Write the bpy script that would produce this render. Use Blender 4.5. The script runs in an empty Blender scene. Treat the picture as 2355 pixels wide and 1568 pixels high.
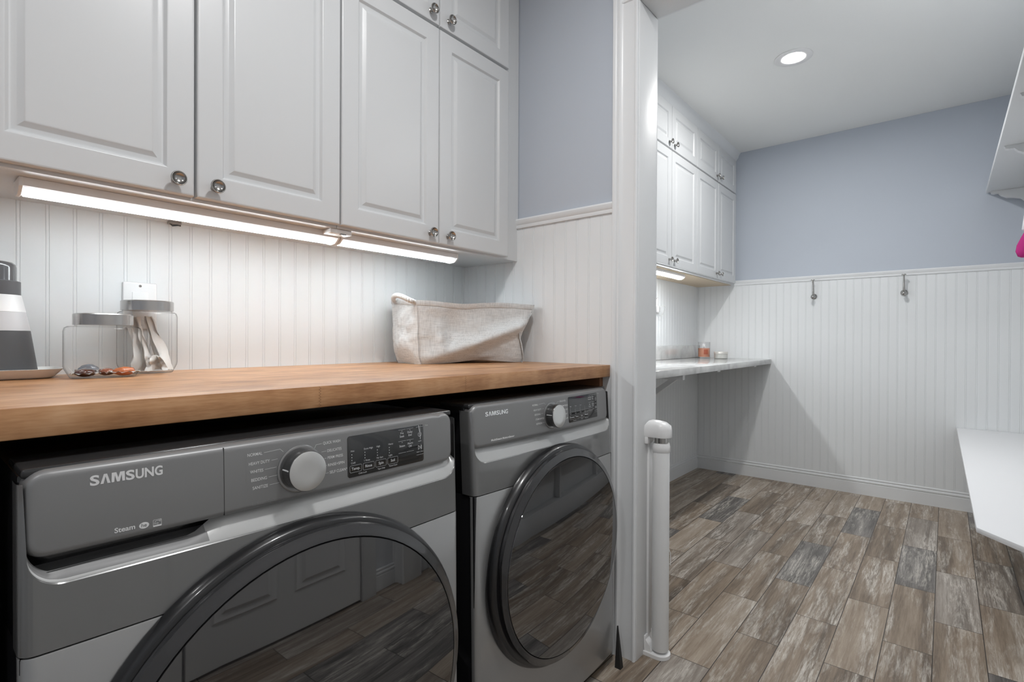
import bpy, bmesh, math, random
from mathutils import Vector, Matrix, noise as mnoise
PI = math.pi
random.seed(4)
S = bpy.context.scene
C = S.collection

# ------------------------------------------------------------------ camera, view, world, lamps and fill light off frame
HC = 1.03
_a, _b, _c = math.radians(39.9543), math.radians(-0.2559), math.radians(-0.2578)
fw = Vector((math.cos(_a), math.sin(_a), 0)); rt = Vector((math.sin(_a), -math.cos(_a), 0)); upz = Vector((0, 0, 1))
F = fw * math.cos(_b) + upz * math.sin(_b)
U = upz * math.cos(_b) - fw * math.sin(_b)
R2 = rt * math.cos(_c) - U * math.sin(_c)
U2 = rt * math.sin(_c) + U * math.cos(_c)
cam_d = bpy.data.cameras.new('camera'); cam = bpy.data.objects.new('camera', cam_d); C.objects.link(cam)
M = Matrix((( R2.x, U2.x, -F.x, 0), (R2.y, U2.y, -F.y, 0), (R2.z, U2.z, -F.z, HC), (0, 0, 0, 1)))
cam.matrix_world = M
cam_d.sensor_width = 36.0; cam_d.lens = 1190.86 / 2355 * 36.0
cam_d.clip_start = 0.02; cam_d.clip_end = 50
S.camera = cam
vs = S.view_settings
vs.view_transform = 'Standard'; vs.look = 'None'; vs.gamma = 1.0; vs.use_curve_mapping = False
vs.exposure = 0.14
W = bpy.data.worlds.new('world'); S.world = W; W.use_nodes = True
W.node_tree.nodes['Background'].inputs[0].default_value = (1, 1, 1, 1)
W.node_tree.nodes['Background'].inputs[1].default_value = 0.3
def disk_lamp(name, loc, power, size):
    l = bpy.data.lights.new(name, 'AREA'); l.shape = 'DISK'; l.size = size; l.energy = power
    o = bpy.data.objects.new(name, l); o.location = loc; C.objects.link(o); return o
# the laundry's own recessed ceiling lamps, above the frame
disk_lamp('laundry_ceiling_lamp', (0.62, 0.34, 2.45), 12.5, 0.14)
disk_lamp('laundry_ceiling_lamp', (-0.75, 0.34, 2.45), 6, 0.14)
# added fill light above the frame, brightening the mudroom and its ceiling
gl = bpy.data.lights.new('mudroom_fill_light', 'POINT'); gl.energy = 4.8; gl.shadow_soft_size = 0.12
go = bpy.data.objects.new('mudroom_fill_light', gl); go.location = (2.12, -0.18, 2.18); C.objects.link(go)
LED_NEAR, LED_FAR, DOWN = 21.5, 95.0, 620.0     # radiance of the lamps built below

# ------------------------------------------------------------------ helpers
def nd(nt, t, **kw):
    n = nt.nodes.new(t)
    for k, v in kw.items():
        if k.startswith('i_'): n.inputs[int(k[2:])].default_value = v
        else: setattr(n, k, v)
    return n
def mat(name, col, rough=0.5, metal=0.0, spec=0.5, coat=0.0, coat_r=0.05, ior=None, emit=None, es=0, bump=None):
    m = bpy.data.materials.new(name); m.use_nodes = True
    b = m.node_tree.nodes['Principled BSDF']
    b.inputs['Base Color'].default_value = (*col, 1); b.inputs['Roughness'].default_value = rough
    b.inputs['Metallic'].default_value = metal; b.inputs['Specular IOR Level'].default_value = spec
    b.inputs['Coat Weight'].default_value = coat; b.inputs['Coat Roughness'].default_value = coat_r
    if ior: b.inputs['IOR'].default_value = ior
    if emit: b.inputs['Emission Color'].default_value = (*emit, 1); b.inputs['Emission Strength'].default_value = es
    if bump:                                   # (scale vector, noise scale, strength, distance)
        nt = m.node_tree
        tc = nd(nt, 'ShaderNodeTexCoord'); mp = nd(nt, 'ShaderNodeMapping'); mp.inputs['Scale'].default_value = bump[0]
        nz = nd(nt, 'ShaderNodeTexNoise'); nz.inputs['Scale'].default_value = bump[1]; nz.inputs['Detail'].default_value = 3
        bp = nd(nt, 'ShaderNodeBump'); bp.inputs['Strength'].default_value = bump[2]; bp.inputs['Distance'].default_value = bump[3]
        nt.links.new(tc.outputs['Object'], mp.inputs[0]); nt.links.new(mp.outputs[0], nz.inputs['Vector'])
        nt.links.new(nz.outputs[0], bp.inputs['Height']); nt.links.new(bp.outputs[0], b.inputs['Normal'])
    return m
def ramp(nt, pts, interp='LINEAR'):
    r = nd(nt, 'ShaderNodeValToRGB'); e = r.color_ramp.elements; r.color_ramp.interpolation = interp
    while len(e) > 1: e.remove(e[-1])
    e[0].position = pts[0][0]; e[0].color = (*pts[0][1], 1)
    for p, c in pts[1:]:
        x = e.new(p); x.color = (*c, 1)
    return r

class MB:
    """collects shapes and links them as one mesh object"""
    def __init__(s): s.bm = bmesh.new()
    def box(s, x0, x1, y0, y1, z0, z1, bev=0.0, seg=2):
        r = bmesh.ops.create_cube(s.bm, size=1)
        vs_ = r['verts']
        for v in vs_:
            v.co = Vector((x0 + (v.co.x + .5) * (x1 - x0), y0 + (v.co.y + .5) * (y1 - y0), z0 + (v.co.z + .5) * (z1 - z0)))
        if bev > 0:
            es = list({e for v in vs_ for e in v.link_edges})
            bmesh.ops.bevel(s.bm, geom=es, offset=bev, segments=seg, affect='EDGES', profile=.5)
        return s
    def grid(s, rows, close_u=False, close_v=False, flip=False):
        """rows: list of lists of points"""
        V = [[s.bm.verts.new(p) for p in r] for r in rows]
        n, m = len(V), len(V[0])
        for i in range(n if close_v else n - 1):
            for j in range(m if close_u else m - 1):
                q = [V[i][j], V[i][(j + 1) % m], V[(i + 1) % n][(j + 1) % m], V[(i + 1) % n][j]]
                if flip: q.reverse()
                try: s.bm.faces.new(q)
                except ValueError: pass
        return V
    def lathe(s, prof, n=32, axis='z', c=(0, 0, 0)):
        """prof: (radius, height) pairs"""
        rows = []
        for r, h in prof:
            row = []
            for k in range(n):
                t = 2 * PI * k / n
                p = (r * math.cos(t), r * math.sin(t), h)
                if axis == 'y': p = (p[0], h, p[1])
                if axis == 'x': p = (h, p[0], p[1])
                row.append((p[0] + c[0], p[1] + c[1], p[2] + c[2]))
            rows.append(row)
        V = s.grid(rows, close_u=True)
        for row, (r, h) in ((V[0], prof[0]), (V[-1], prof[-1])):
            if r > 1e-5:
                try: s.bm.faces.new(row)
                except ValueError: pass
        return s
    def tube(s, pts, r, n=10, cap=True, rfun=None):
        pts = [Vector(p) for p in pts]
        rows = []; up = Vector((0, 0, 1)); prev = None
        for i, p in enumerate(pts):
            t = (pts[min(i + 1, len(pts) - 1)] - pts[max(i - 1, 0)]).normalized()
            if prev is None:
                a = up.cross(t)
                if a.length < .1: a = Vector((1, 0, 0)).cross(t)
            else: a = prev - t * prev.dot(t)
            a.normalize(); prev = a; b = t.cross(a)
            rr = rfun(i / (len(pts) - 1)) if rfun else r
            rows.append([p + (a * math.cos(2 * PI * k / n) + b * math.sin(2 * PI * k / n)) * rr for k in range(n)])
        V = s.grid(rows, close_u=True)
        if cap:
            for row in (V[0], V[-1]):
                try: s.bm.faces.new(row)
                except ValueError: pass
        return s
    def prism(s, poly, axis, h0, h1, bev=0.0):
        """poly 2D; axis the extrusion axis"""
        def P(p, h):
            return {'x': (h, p[0], p[1]), 'y': (p[0], h, p[1]), 'z': (p[0], p[1], h)}[axis]
        A = [s.bm.verts.new(P(p, h0)) for p in poly]; B = [s.bm.verts.new(P(p, h1)) for p in poly]
        n = len(poly); fs = [s.bm.faces.new(A), s.bm.faces.new(B)]
        for i in range(n): fs.append(s.bm.faces.new([A[i], A[(i + 1) % n], B[(i + 1) % n], B[i]]))
        if bev > 0:
            es = list({e for f in fs[:2] for e in f.edges})
            bmesh.ops.bevel(s.bm, geom=es, offset=bev, segments=2, affect='EDGES', profile=.5)
        return s
    def raw(s, verts, faces):
        V = [s.bm.verts.new(v) for v in verts]
        for f in faces:
            try: s.bm.faces.new([V[i] for i in f])
            except ValueError: pass
        return s
    def build(s, name, m, parent=None, smooth=True, angle=40, weld=False, norm=True):
        if weld: bmesh.ops.remove_doubles(s.bm, verts=s.bm.verts, dist=1e-5)
        if norm: bmesh.ops.recalc_face_normals(s.bm, faces=s.bm.faces)
        me = bpy.data.meshes.new(name); s.bm.to_mesh(me); s.bm.free()
        for mm in (m if isinstance(m, (list, tuple)) else [m]): me.materials.append(mm)
        if smooth:
            for p in me.polygons: p.use_smooth = True
            me.set_sharp_from_angle(angle=math.radians(angle))
        o = bpy.data.objects.new(name, me); C.objects.link(o)
        if parent: o.parent = parent
        return o
def tag(o, label, cat, group=None):
    o['label'] = label; o['category'] = cat
    if group: o['group'] = group
    return o
def thing(name, label, cat, loc=(0, 0, 0), rz=0, group=None):
    o = bpy.data.objects.new(name, None); o.empty_display_size = .05; C.objects.link(o)
    o.location = loc; o.rotation_euler = (0, 0, rz)
    return tag(o, label, cat, group)
def struct(o): o['kind'] = 'structure'; return o
def copy_tree(o, parent=None):
    c = o.copy(); C.objects.link(c)
    if parent: c.parent = parent
    for ch in list(o.children): copy_tree(ch, c)
    return c

# ------------------------------------------------------------------ materials
white_paint = mat('white_trim_paint', (.785, .80, .81), .32, spec=.4)
jamb_paint = mat('white_jamb_gloss_paint', (.74, .75, .755), .46, spec=.3, bump=((14, 14, 1.5), 22, .25, .002))
bead_paint = mat('white_beadboard_paint', (.80, .82, .83), .42, spec=.35)
cab_paint = mat('white_thermofoil', (.625, .637, .645), .33, spec=.4)
ceil_paint = mat('ceiling_paint', (.87, .88, .87), .9, spec=.1)
blue_paint = mat('blue_grey_wall_paint', (.52, .562, .625), .75, spec=.2, bump=((1, 1, 1), 260, .12, .001))
nickel = mat('satin_nickel', (.42, .41, .395), .24, metal=1)
plastic_w = mat('white_plastic', (.83, .83, .83), .3)
raw_ply = mat('raw_cabinet_underside', (.56, .46, .34), .6)
black_pl = mat('black_plastic', (.008, .008, .009), .35)
door_white = mat('white_closet_door_paint', (.78, .78, .78), .35)

def wood_counter():
    m = bpy.data.materials.new('butcher_block'); m.use_nodes = True; nt = m.node_tree; b = nt.nodes['Principled BSDF']
    tc = nd(nt, 'ShaderNodeTexCoord')
    br = nd(nt, 'ShaderNodeTexBrick'); br.offset = .37; br.inputs['Scale'].default_value = 1
    br.inputs['Color1'].default_value = (0, 0, 0, 1); br.inputs['Color2'].default_value = (1, 1, 1, 1); br.inputs['Mortar'].default_value = (.35, .35, .35, 1)
    br.inputs['Brick Width'].default_value = .62; br.inputs['Row Height'].default_value = .044; br.inputs['Mortar Size'].default_value = .0006; br.inputs['Bias'].default_value = 0
    nt.links.new(tc.outputs['Object'], br.inputs['Vector'])
    mp = nd(nt, 'ShaderNodeMapping'); mp.inputs['Scale'].default_value = (1.4, 26, 26)
    nt.links.new(tc.outputs['Object'], mp.inputs[0])
    addv = nd(nt, 'ShaderNodeVectorMath', operation='ADD'); nt.links.new(mp.outputs[0], addv.inputs[0])
    sc = nd(nt, 'ShaderNodeVectorMath', operation='SCALE'); sc.inputs[3].default_value = 9; nt.links.new(br.outputs[0], sc.inputs[0]); nt.links.new(sc.outputs[0], addv.inputs[1])
    n1 = nd(nt, 'ShaderNodeTexNoise'); n1.inputs['Scale'].default_value = 2.2; n1.inputs['Detail'].default_value = 7; n1.inputs['Distortion'].default_value = .6
    nt.links.new(addv.outputs[0], n1.inputs['Vector'])
    mp2 = nd(nt, 'ShaderNodeMapping'); mp2.inputs['Scale'].default_value = (40, 300, 300); nt.links.new(tc.outputs['Object'], mp2.inputs[0])
    n2 = nd(nt, 'ShaderNodeTexNoise'); n2.inputs['Scale'].default_value = 1; n2.inputs['Detail'].default_value = 2; nt.links.new(mp2.outputs[0], n2.inputs['Vector'])
    mp3 = nd(nt, 'ShaderNodeMapping'); mp3.inputs['Scale'].default_value = (5, 9, 4); nt.links.new(tc.outputs['Object'], mp3.inputs[0])
    n3 = nd(nt, 'ShaderNodeTexNoise'); n3.inputs['Scale'].default_value = 2.4; n3.inputs['Detail'].default_value = 3; nt.links.new(mp3.outputs[0], n3.inputs['Vector'])
    r1 = ramp(nt, [(.30, (.17, .066, .022)), (.42, (.37, .172, .070)), (.53, (.51, .268, .125)), (.70, (.66, .40, .225))])
    mix = nd(nt, 'ShaderNodeMix', data_type='FLOAT'); mix.inputs[0].default_value = .16
    nt.links.new(n1.outputs[0], mix.inputs[2]); nt.links.new(br.outputs[0], mix.inputs[3])
    mixb = nd(nt, 'ShaderNodeMix', data_type='FLOAT'); mixb.inputs[0].default_value = .32
    nt.links.new(mix.outputs[0], mixb.inputs[2]); nt.links.new(n2.outputs[0], mixb.inputs[3])
    mixc = nd(nt, 'ShaderNodeMix', data_type='FLOAT'); mixc.inputs[0].default_value = .40
    nt.links.new(mixb.outputs[0], mixc.inputs[2]); nt.links.new(n3.outputs[0], mixc.inputs[3])
    nt.links.new(mixc.outputs[0], r1.inputs[0]); nt.links.new(r1.outputs[0], b.inputs['Base Color'])
    b.inputs['Roughness'].default_value = .36; b.inputs['Specular IOR Level'].default_value = .45
    bp = nd(nt, 'ShaderNodeBump'); bp.inputs['Strength'].default_value = .12; bp.inputs['Distance'].default_value = .001
    nt.links.new(n2.outputs[0], bp.inputs['Height']); nt.links.new(bp.outputs[0], b.inputs['Normal'])
    return m
wood = wood_counter()
ledger_wood = mat('stained_ledger_wood', (.20, .09, .04), .6)

def floor_mat():
    m = bpy.data.materials.new('wood_look_plank_tile'); m.use_nodes = True; nt = m.node_tree; b = nt.nodes['Principled BSDF']; L = nt.links.new
    tc = nd(nt, 'ShaderNodeTexCoord'); mp = nd(nt, 'ShaderNodeMapping'); mp.inputs['Location'].default_value = (-.2795, -.0267, 0); L(tc.outputs['Object'], mp.inputs[0])
    def brick(c1, c2, mo, ms):
        br = nd(nt, 'ShaderNodeTexBrick'); br.offset = .5; br.offset_frequency = 2; br.inputs['Scale'].default_value = 1
        br.inputs['Color1'].default_value = c1; br.inputs['Color2'].default_value = c2; br.inputs['Mortar'].default_value = mo
        br.inputs['Brick Width'].default_value = .543; br.inputs['Row Height'].default_value = .1333; br.inputs['Mortar Size'].default_value = ms
        br.inputs['Mortar Smooth'].default_value = .2
        L(mp.outputs[0], br.inputs['Vector']); return br
    br = brick((0, 0, 0, 1), (1, 1, 1, 1), (.5, .5, .5, 1), 0.0)
    ms = brick((0, 0, 0, 1), (0, 0, 0, 1), (1, 1, 1, 1), .0014)
    rid = nd(nt, 'ShaderNodeSeparateColor'); L(br.outputs[0], rid.inputs[0])
    offv = nd(nt, 'ShaderNodeVectorMath', operation='SCALE'); offv.inputs[3].default_value = 37.0; L(br.outputs[0], offv.inputs[0])
    def stretched(sx, sy, scale, detail, dist=0.0, rough=.55):
        q = nd(nt, 'ShaderNodeMapping'); q.inputs['Scale'].default_value = (sx, sy, 1); L(tc.outputs['Object'], q.inputs[0])
        ad = nd(nt, 'ShaderNodeVectorMath', operation='ADD'); L(q.outputs[0], ad.inputs[0]); L(offv.outputs[0], ad.inputs[1])
        n = nd(nt, 'ShaderNodeTexNoise'); n.inputs['Scale'].default_value = scale; n.inputs['Detail'].default_value = detail; n.inputs['Distortion'].default_value = dist; n.inputs['Roughness'].default_value = rough
        L(ad.outputs[0], n.inputs['Vector']); return n
    tone = stretched(1.0, 14, 1.3, 5, .25)
    grain = stretched(7, 150, 1.0, 5, .4, .78)
    patch = stretched(1.5, 12, 1.5, 8, .5, .70)
    scr = stretched(8, 110, 1.2, 6, .8, .80)
    base = ramp(nt, [(.30, (.060, .046, .035)), (.41, (.155, .118, .086)), (.51, (.275, .213, .157)), (.61, (.39, .32, .25)), (.74, (.52, .455, .38))])
    a1 = nd(nt, 'ShaderNodeMix', data_type='FLOAT'); a1.inputs[0].default_value = .40; L(tone.outputs[0], a1.inputs[2]); L(grain.outputs[0], a1.inputs[3])
    a2 = nd(nt, 'ShaderNodeMix', data_type='FLOAT'); a2.inputs[0].default_value = .17; L(a1.outputs[0], a2.inputs[2]); L(rid.outputs[0], a2.inputs[3])
    L(a2.outputs[0], base.inputs[0])
    # some planks are grey
    gsel = ramp(nt, [(.0, (1, 1, 1)), (.16, (1, 1, 1)), (.2, (0, 0, 0)), (.62, (0, 0, 0)), (.66, (.55, .55, .55)), (.74, (.55, .55, .55)), (.78, (0, 0, 0))])
    L(rid.outputs[0], gsel.inputs[0])
    bw = nd(nt, 'ShaderNodeHueSaturation'); bw.inputs['Saturation'].default_value = .30; bw.inputs['Value'].default_value = .92; L(base.outputs[0], bw.inputs['Color'])
    g1 = nd(nt, 'ShaderNodeMix', data_type='RGBA'); L(gsel.outputs[0], g1.inputs[0]); L(base.outputs[0], g1.inputs[6]); L(bw.outputs[0], g1.inputs[7])
    # worn whitewash, with scratches
    pr = ramp(nt, [(.47, (0, 0, 0)), (.62, (1, 1, 1))]); L(patch.outputs[0], pr.inputs[0])
    sr = ramp(nt, [(.42, (.04, .04, .04)), (.58, (1, 1, 1))]); L(scr.outputs[0], sr.inputs[0])
    mul = nd(nt, 'ShaderNodeMath', operation='MULTIPLY'); L(pr.outputs[0], mul.inputs[0]); L(sr.outputs[0], mul.inputs[1])
    mul2 = nd(nt, 'ShaderNodeMath', operation='MULTIPLY'); L(mul.outputs[0], mul2.inputs[0]); mul2.inputs[1].default_value = .95
    g2 = nd(nt, 'ShaderNodeMix', data_type='RGBA'); L(mul2.outputs[0], g2.inputs[0]); L(g1.outputs[2], g2.inputs[6]); g2.inputs[7].default_value = (.66, .62, .56, 1)
    g3 = nd(nt, 'ShaderNodeMix', data_type='RGBA'); L(ms.outputs[0], g3.inputs[0]); L(g2.outputs[2], g3.inputs[6]); g3.inputs[7].default_value = (.045, .036, .030, 1)
    L(g3.outputs[2], b.inputs['Base Color'])
    b.inputs['Roughness'].default_value = .42; b.inputs['Specular IOR Level'].default_value = .45
    hs = nd(nt, 'ShaderNodeMath', operation='MULTIPLY_ADD'); L(ms.outputs[0], hs.inputs[0]); hs.inputs[1].default_value = -1.5; L(grain.outputs[0], hs.inputs[2])
    bp = nd(nt, 'ShaderNodeBump'); bp.inputs['Strength'].default_value = .35; bp.inputs['Distance'].default_value = .0012; L(hs.outputs[0], bp.inputs['Height']); L(bp.outputs[0], b.inputs['Normal'])
    return m
plank = floor_mat()

def marble_mat():
    m = bpy.data.materials.new('grey_marble_laminate'); m.use_nodes = True; nt = m.node_tree; b = nt.nodes['Principled BSDF']; L = nt.links.new
    tc = nd(nt, 'ShaderNodeTexCoord'); n = nd(nt, 'ShaderNodeTexNoise'); n.inputs['Scale'].default_value = 7; n.inputs['Detail'].default_value = 6; n.inputs['Distortion'].default_value = 1.2
    L(tc.outputs['Object'], n.inputs['Vector'])
    r = ramp(nt, [(.3, (.40, .40, .40)), (.55, (.58, .585, .58)), (.75, (.68, .685, .68))]); L(n.outputs[0], r.inputs[0]); L(r.outputs[0], b.inputs['Base Color'])
    b.inputs['Roughness'].default_value = .09; b.inputs['IOR'].default_value = 1.7
    return m
marble = marble_mat()

def thin_glass(name, tint, edge=.35):
    m = bpy.data.materials.new(name); m.use_nodes = True; nt = m.node_tree; L = nt.links.new
    nt.nodes.remove(nt.nodes['Principled BSDF']); out = nt.nodes['Material Output']
    t = nd(nt, 'ShaderNodeBsdfTransparent'); g = nd(nt, 'ShaderNodeBsdfGlossy'); g.inputs['Roughness'].default_value = .02
    lw = nd(nt, 'ShaderNodeLayerWeight'); lw.inputs['Blend'].default_value = .5
    rr = ramp(nt, [(0, (*tint,)), (.62, tuple(c * .975 for c in tint)), (.86, tuple(c * .86 for c in tint)), (1, (edge, edge, edge))]); L(lw.outputs['Facing'], rr.inputs[0]); L(rr.outputs[0], t.inputs[0])
    fr = ramp(nt, [(0, (.03, .03, .03)), (.6, (.05, .05, .05)), (.85, (.14, .14, .14)), (1, (.5, .5, .5))]); L(lw.outputs['Facing'], fr.inputs[0])
    mx = nd(nt, 'ShaderNodeMixShader'); L(fr.outputs[0], mx.inputs[0]); L(t.outputs[0], mx.inputs[1]); L(g.outputs[0], mx.inputs[2]); L(mx.outputs[0], out.inputs[0])
    return m
jar_glass = thin_glass('clear_jar_glass', (.975, .98, .98), .42)

# ------------------------------------------------------------------ the setting
YW, XP, XP2, XF, ZC = 1.5385, 1.5277, 1.650, 4.162, 2.46
XL, YF, YR = -1.5, -0.43, -0.40           # left end wall, wall behind the camera, right wall of the mudroom
YJ, YO, ZH = 0.752, -0.35, 2.11           # opening: left jamb, right jamb, head
ZR0, ZR1 = 1.446, 1.482                   # chair rail
struct(MB().box(XL - .1, XF + .1, YF - .1, YW + .1, -.05, 0).build('floor', plank, smooth=False))
struct(MB().box(XL - .1, XF + .1, YF - .1, YW + .1, ZC, ZC + .05).build('ceiling', ceil_paint, smooth=False))
struct(MB().box(XL - .1, XF + .1, YW, YW + .1, 0, ZC).build('wall_left', blue_paint, smooth=False))
struct(MB().box(XF, XF + .1, YF, YW, 0, ZC).build('wall_far', blue_paint, smooth=False))
struct(MB().box(XP2, XF, YF, YR, 0, ZC).build('wall_right', blue_paint, smooth=False))
struct(MB().box(XL, XP2, YF - .1, YF, 0, ZC).build('wall_front', mat('laundry_front_wall_paint', (.72, .74, .77), .8), smooth=False))
struct(MB().box(XL - .1, XL, YF, YW, 0, ZC).build('wall_end', mat('laundry_end_wall_paint', (.62, .65, .70), .8), smooth=False))
w = MB(); w.box(XP, XP2, YJ + .018, YW, 0, ZC); w.box(XP, XP2, YF, YO - .018, 0, ZC); w.box(XP, XP2, YO - .018, YJ + .018, ZH + .018, ZC)
struct(w.build('wall_partition', blue_paint, smooth=False))

# beadboard: vertical boards with double-groove beads
def bead_profile(length, start=0.0, pitch=.0476, th=.008):
    pts = [(0, th)]
    k = start
    while k < length - .012:
        if k > .004:
            pts += [(k - .0040, th), (k - .0030, th - .0016), (k - .0021, th - .0002), (k - .0010, th), (k + .0010, th), (k + .0021, th - .0002), (k + .0030, th - .0016), (k + .0040, th)]
        k += pitch
    pts.append((length, th)); return pts
def beadboard(name, o, d, nrm, length, z0, z1, start):
    """o origin on the wall, d running direction, nrm outward"""
    o, d, nrm = Vector(o), Vector(d), Vector(nrm)
    b = MB(); P = bead_profile(length, start)
    rows = [[o + d * s_ + nrm * t_ + Vector((0, 0, z)) for s_, t_ in P] for z in (z0, z1)]
    b.grid(rows)
    e0, e1 = o, o + d * length
    b.box(min(e0.x, e1.x) if abs(d.x) > .5 else min(e0.x, (e0 + nrm * .001).x), max(e0.x, e1.x) if abs(d.x) > .5 else max(e0.x, (e0 + nrm * .001).x),
          min(e0.y, e1.y) if abs(d.y) > .5 else min(e0.y, (e0 + nrm * .001).y), max(e0.y, e1.y) if abs(d.y) > .5 else max(e0.y, (e0 + nrm * .001).y), z0, z1)
    return struct(b.build(name, bead_paint, angle=25, norm=True))
beadboard('trim_1', (XL, YW, 0), (1, 0, 0), (0, -1, 0), XP - XL, 0, 1.40, (.1712 - XL) % .0476)
beadboard('trim_2', (XP, YJ + .085, 0), (0, 1, 0), (-1, 0, 0), YW - YJ - .085, 0, ZR0 + .004, (.884 - YJ - .085) % .0455)
beadboard('trim_3', (XP2, YW, 0), (1, 0, 0), (0, -1, 0), XF - XP2, .1, 1.47, .02)
beadboard('trim_4', (XF, YR, 0), (0, 1, 0), (-1, 0, 0), YW - YR, .1, ZR0 + .004, .02)
beadboard('trim_5', (XP2, YR, 0), (1, 0, 0), (0, 1, 0), XF - XP2, .1, ZR0 + .004, .02)
RAIL = [(0, ZR0), (.013, ZR0), (.014, ZR0 + .004), (.013, ZR0 + .012), (.017, ZR0 + .018), (.018, ZR0 + .030), (.014, ZR1), (0, ZR1)]
def moulding(name, prof, axis, base, sgn, h0, h1, m=white_paint):
    """prof (out, z); runs along axis"""
    b = MB()
    if axis == 'y': b.prism([(base + sgn * o, z) for o, z in prof], 'y', h0, h1)
    else: b.prism([(base + sgn * o, z) for o, z in prof], 'x', h0, h1)
    return struct(b.build(name, m, angle=35))
moulding('trim_6', RAIL, 'y', XP, -1, YJ + .087, YW)
moulding('trim_7', RAIL, 'y', XF, -1, YR, YW)
moulding('trim_8', RAIL, 'x', YR, 1, XP2, XF)
BASE = [(0, 0), (.014, 0), (.014, .076), (.0105, .079), (.0105, .081), (.015, .084), (.015, .092), (.011, .0945), (.0075, .097), (.0075, .100), (.0105, .103), (.0105, .109), (.006, .113), (0, .113)]
BASE = [(o + .002, z) for o, z in BASE]
moulding('baseboard_far', BASE, 'y', XF, -1, YR, YW)
moulding('baseboard_left', BASE, 'x', YW, -1, XP2, XF)
moulding('baseboard_right', BASE, 'x', YR, 1, XP2, XF)
moulding('baseboard_front', BASE, 'x', YF, 1, 1.365, XP)
# opening: jambs, head, casings
j = MB(); j.box(XP - .004, XP2 + .004, YJ, YJ + .018, 0, ZH, .001); j.box(XP - .004, XP2 + .004, YO - .018, YO, 0, ZH, .001); j.box(XP - .004, XP2 + .004, YO, YJ, ZH, ZH + .018, .001)
struct(j.build('trim_9', jamb_paint))
CAS = [(0, 0), (0, .012), (.003, .016), (.008, .016), (.011, .012), (.014, .0115), (.048, .0125), (.056, .016), (.060, .0205), (.066, .0205), (.069, .016), (.072, .0195), (.076, .021), (.084, .021), (.086, .018), (.086, 0)]
def casing(name, xs, sg):
    b = MB()
    b.prism([(xs + sg * t, YJ + .002 + s_) for s_, t in CAS], 'z', 0, ZH + .086)
    b.prism([(xs + sg * t, YO - .002 - s_) for s_, t in CAS], 'z', 0, ZH + .086)
    b.prism([(xs + sg * t, ZH + .002 + s_) for s_, t in CAS], 'y', YO - .088, YJ + .088)
    return struct(b.build(name, white_paint, angle=35))
casing('trim_10', XP, -1); casing('trim_11', XP2, 1)
# crown above the far cabinets
b = MB(); b.prism([(1.250, 2.395), (1.244, 2.400), (1.240, 2.410), (1.228, 2.424), (1.224, 2.440), (1.212, ZC), (1.5, ZC), (1.5, 2.395)], 'x', XP2 + .02, XF)
struct(b.build('trim_12', white_paint, angle=35))
# closet doors in the wall behind the camera (seen mirrored in the washer doors)
def panel_door(name, x0, x1):
    z1 = 2.03; b = MB(); w_ = x1 - x0; b.box(x0, x1, YF, YF + .03, .012, z1, .002)
    st = .10; pw = (w_ - 3 * st) / 2
    for i in range(2):
        px = x0 + st + i * (pw + st)
        for za, zb in ((.20, .78), (.92, 1.52), (1.64, 1.92)):
            loops = []
            for ins, dep in ((-.012, .0), (-.004, .006), (.004, .004), (.02, .0045), (.034, .012)):
                loops.append([(px + ins, YF + .03 + dep, za + ins), (px + pw - ins, YF + .03 + dep, za + ins), (px + pw - ins, YF + .03 + dep, zb - ins), (px + ins, YF + .03 + dep, zb - ins)])
            V = b.grid(loops, close_u=True); b.bm.faces.new(V[-1])
    return struct(b.build(name, door_white, angle=20))
panel_door('door_1', -.27, .495); panel_door('door_2', .505, 1.27)
b = MB()
for x0, x1, z0, z1 in ((-.36, -.275, 0, 2.13), (1.275, 1.36, 0, 2.13), (-.36, 1.36, 2.035, 2.13)): b.box(x0, x1, YF, YF + .042, z0, z1, .004)
struct(b.build('trim_13', white_paint))

# ------------------------------------------------------------------ cabinets
def raised_door(b, w, h, th=.019):
    """door with its front on y=0, lower left corner at the origin, raised panel"""
    st = .052
    L = [(0, th), (0, .0035), (.0012, .0012), (.0035, 0), (.0045, 0), (st - .004, 0), (st - .003, 0), (st - .001, .0008), (st + .002, .0044), (st + .004, .0066), (st + .006, .0072), (st + .0075, .0072), (st + .0135, .0070), (st + .0148, .0064), (st + .0225, .0020), (st + .0240, .0013), (st + .0255, .0012), (st + .0270, .0012)]
    rows = [[(i, y, i), (w - i, y, i), (w - i, y, h - i), (i, y, h - i)] for i, y in L]
    V = b.grid(rows, close_u=True); b.bm.faces.new(V[-1]); b.bm.faces.new(V[0]); return b
KN = [(0, .0), (.0085, .0), (.0085, -.002), (.0055, -.004), (.005, -.009), (.007, -.013), (.0135, -.0165), (.0152, -.019), (.0152, -.0205), (.0142, -.0224), (.0132, -.0224), (.0120, -.0200), (.0085, -.0160), (.004, -.0140), (0, -.0136)]
def knob(parent, x, z, y=0.0):
    b = MB(); b.lathe(KN, 24, 'y'); o = b.build('knob', nickel, parent, angle=35); o.location = (x, y, z); return o
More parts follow.
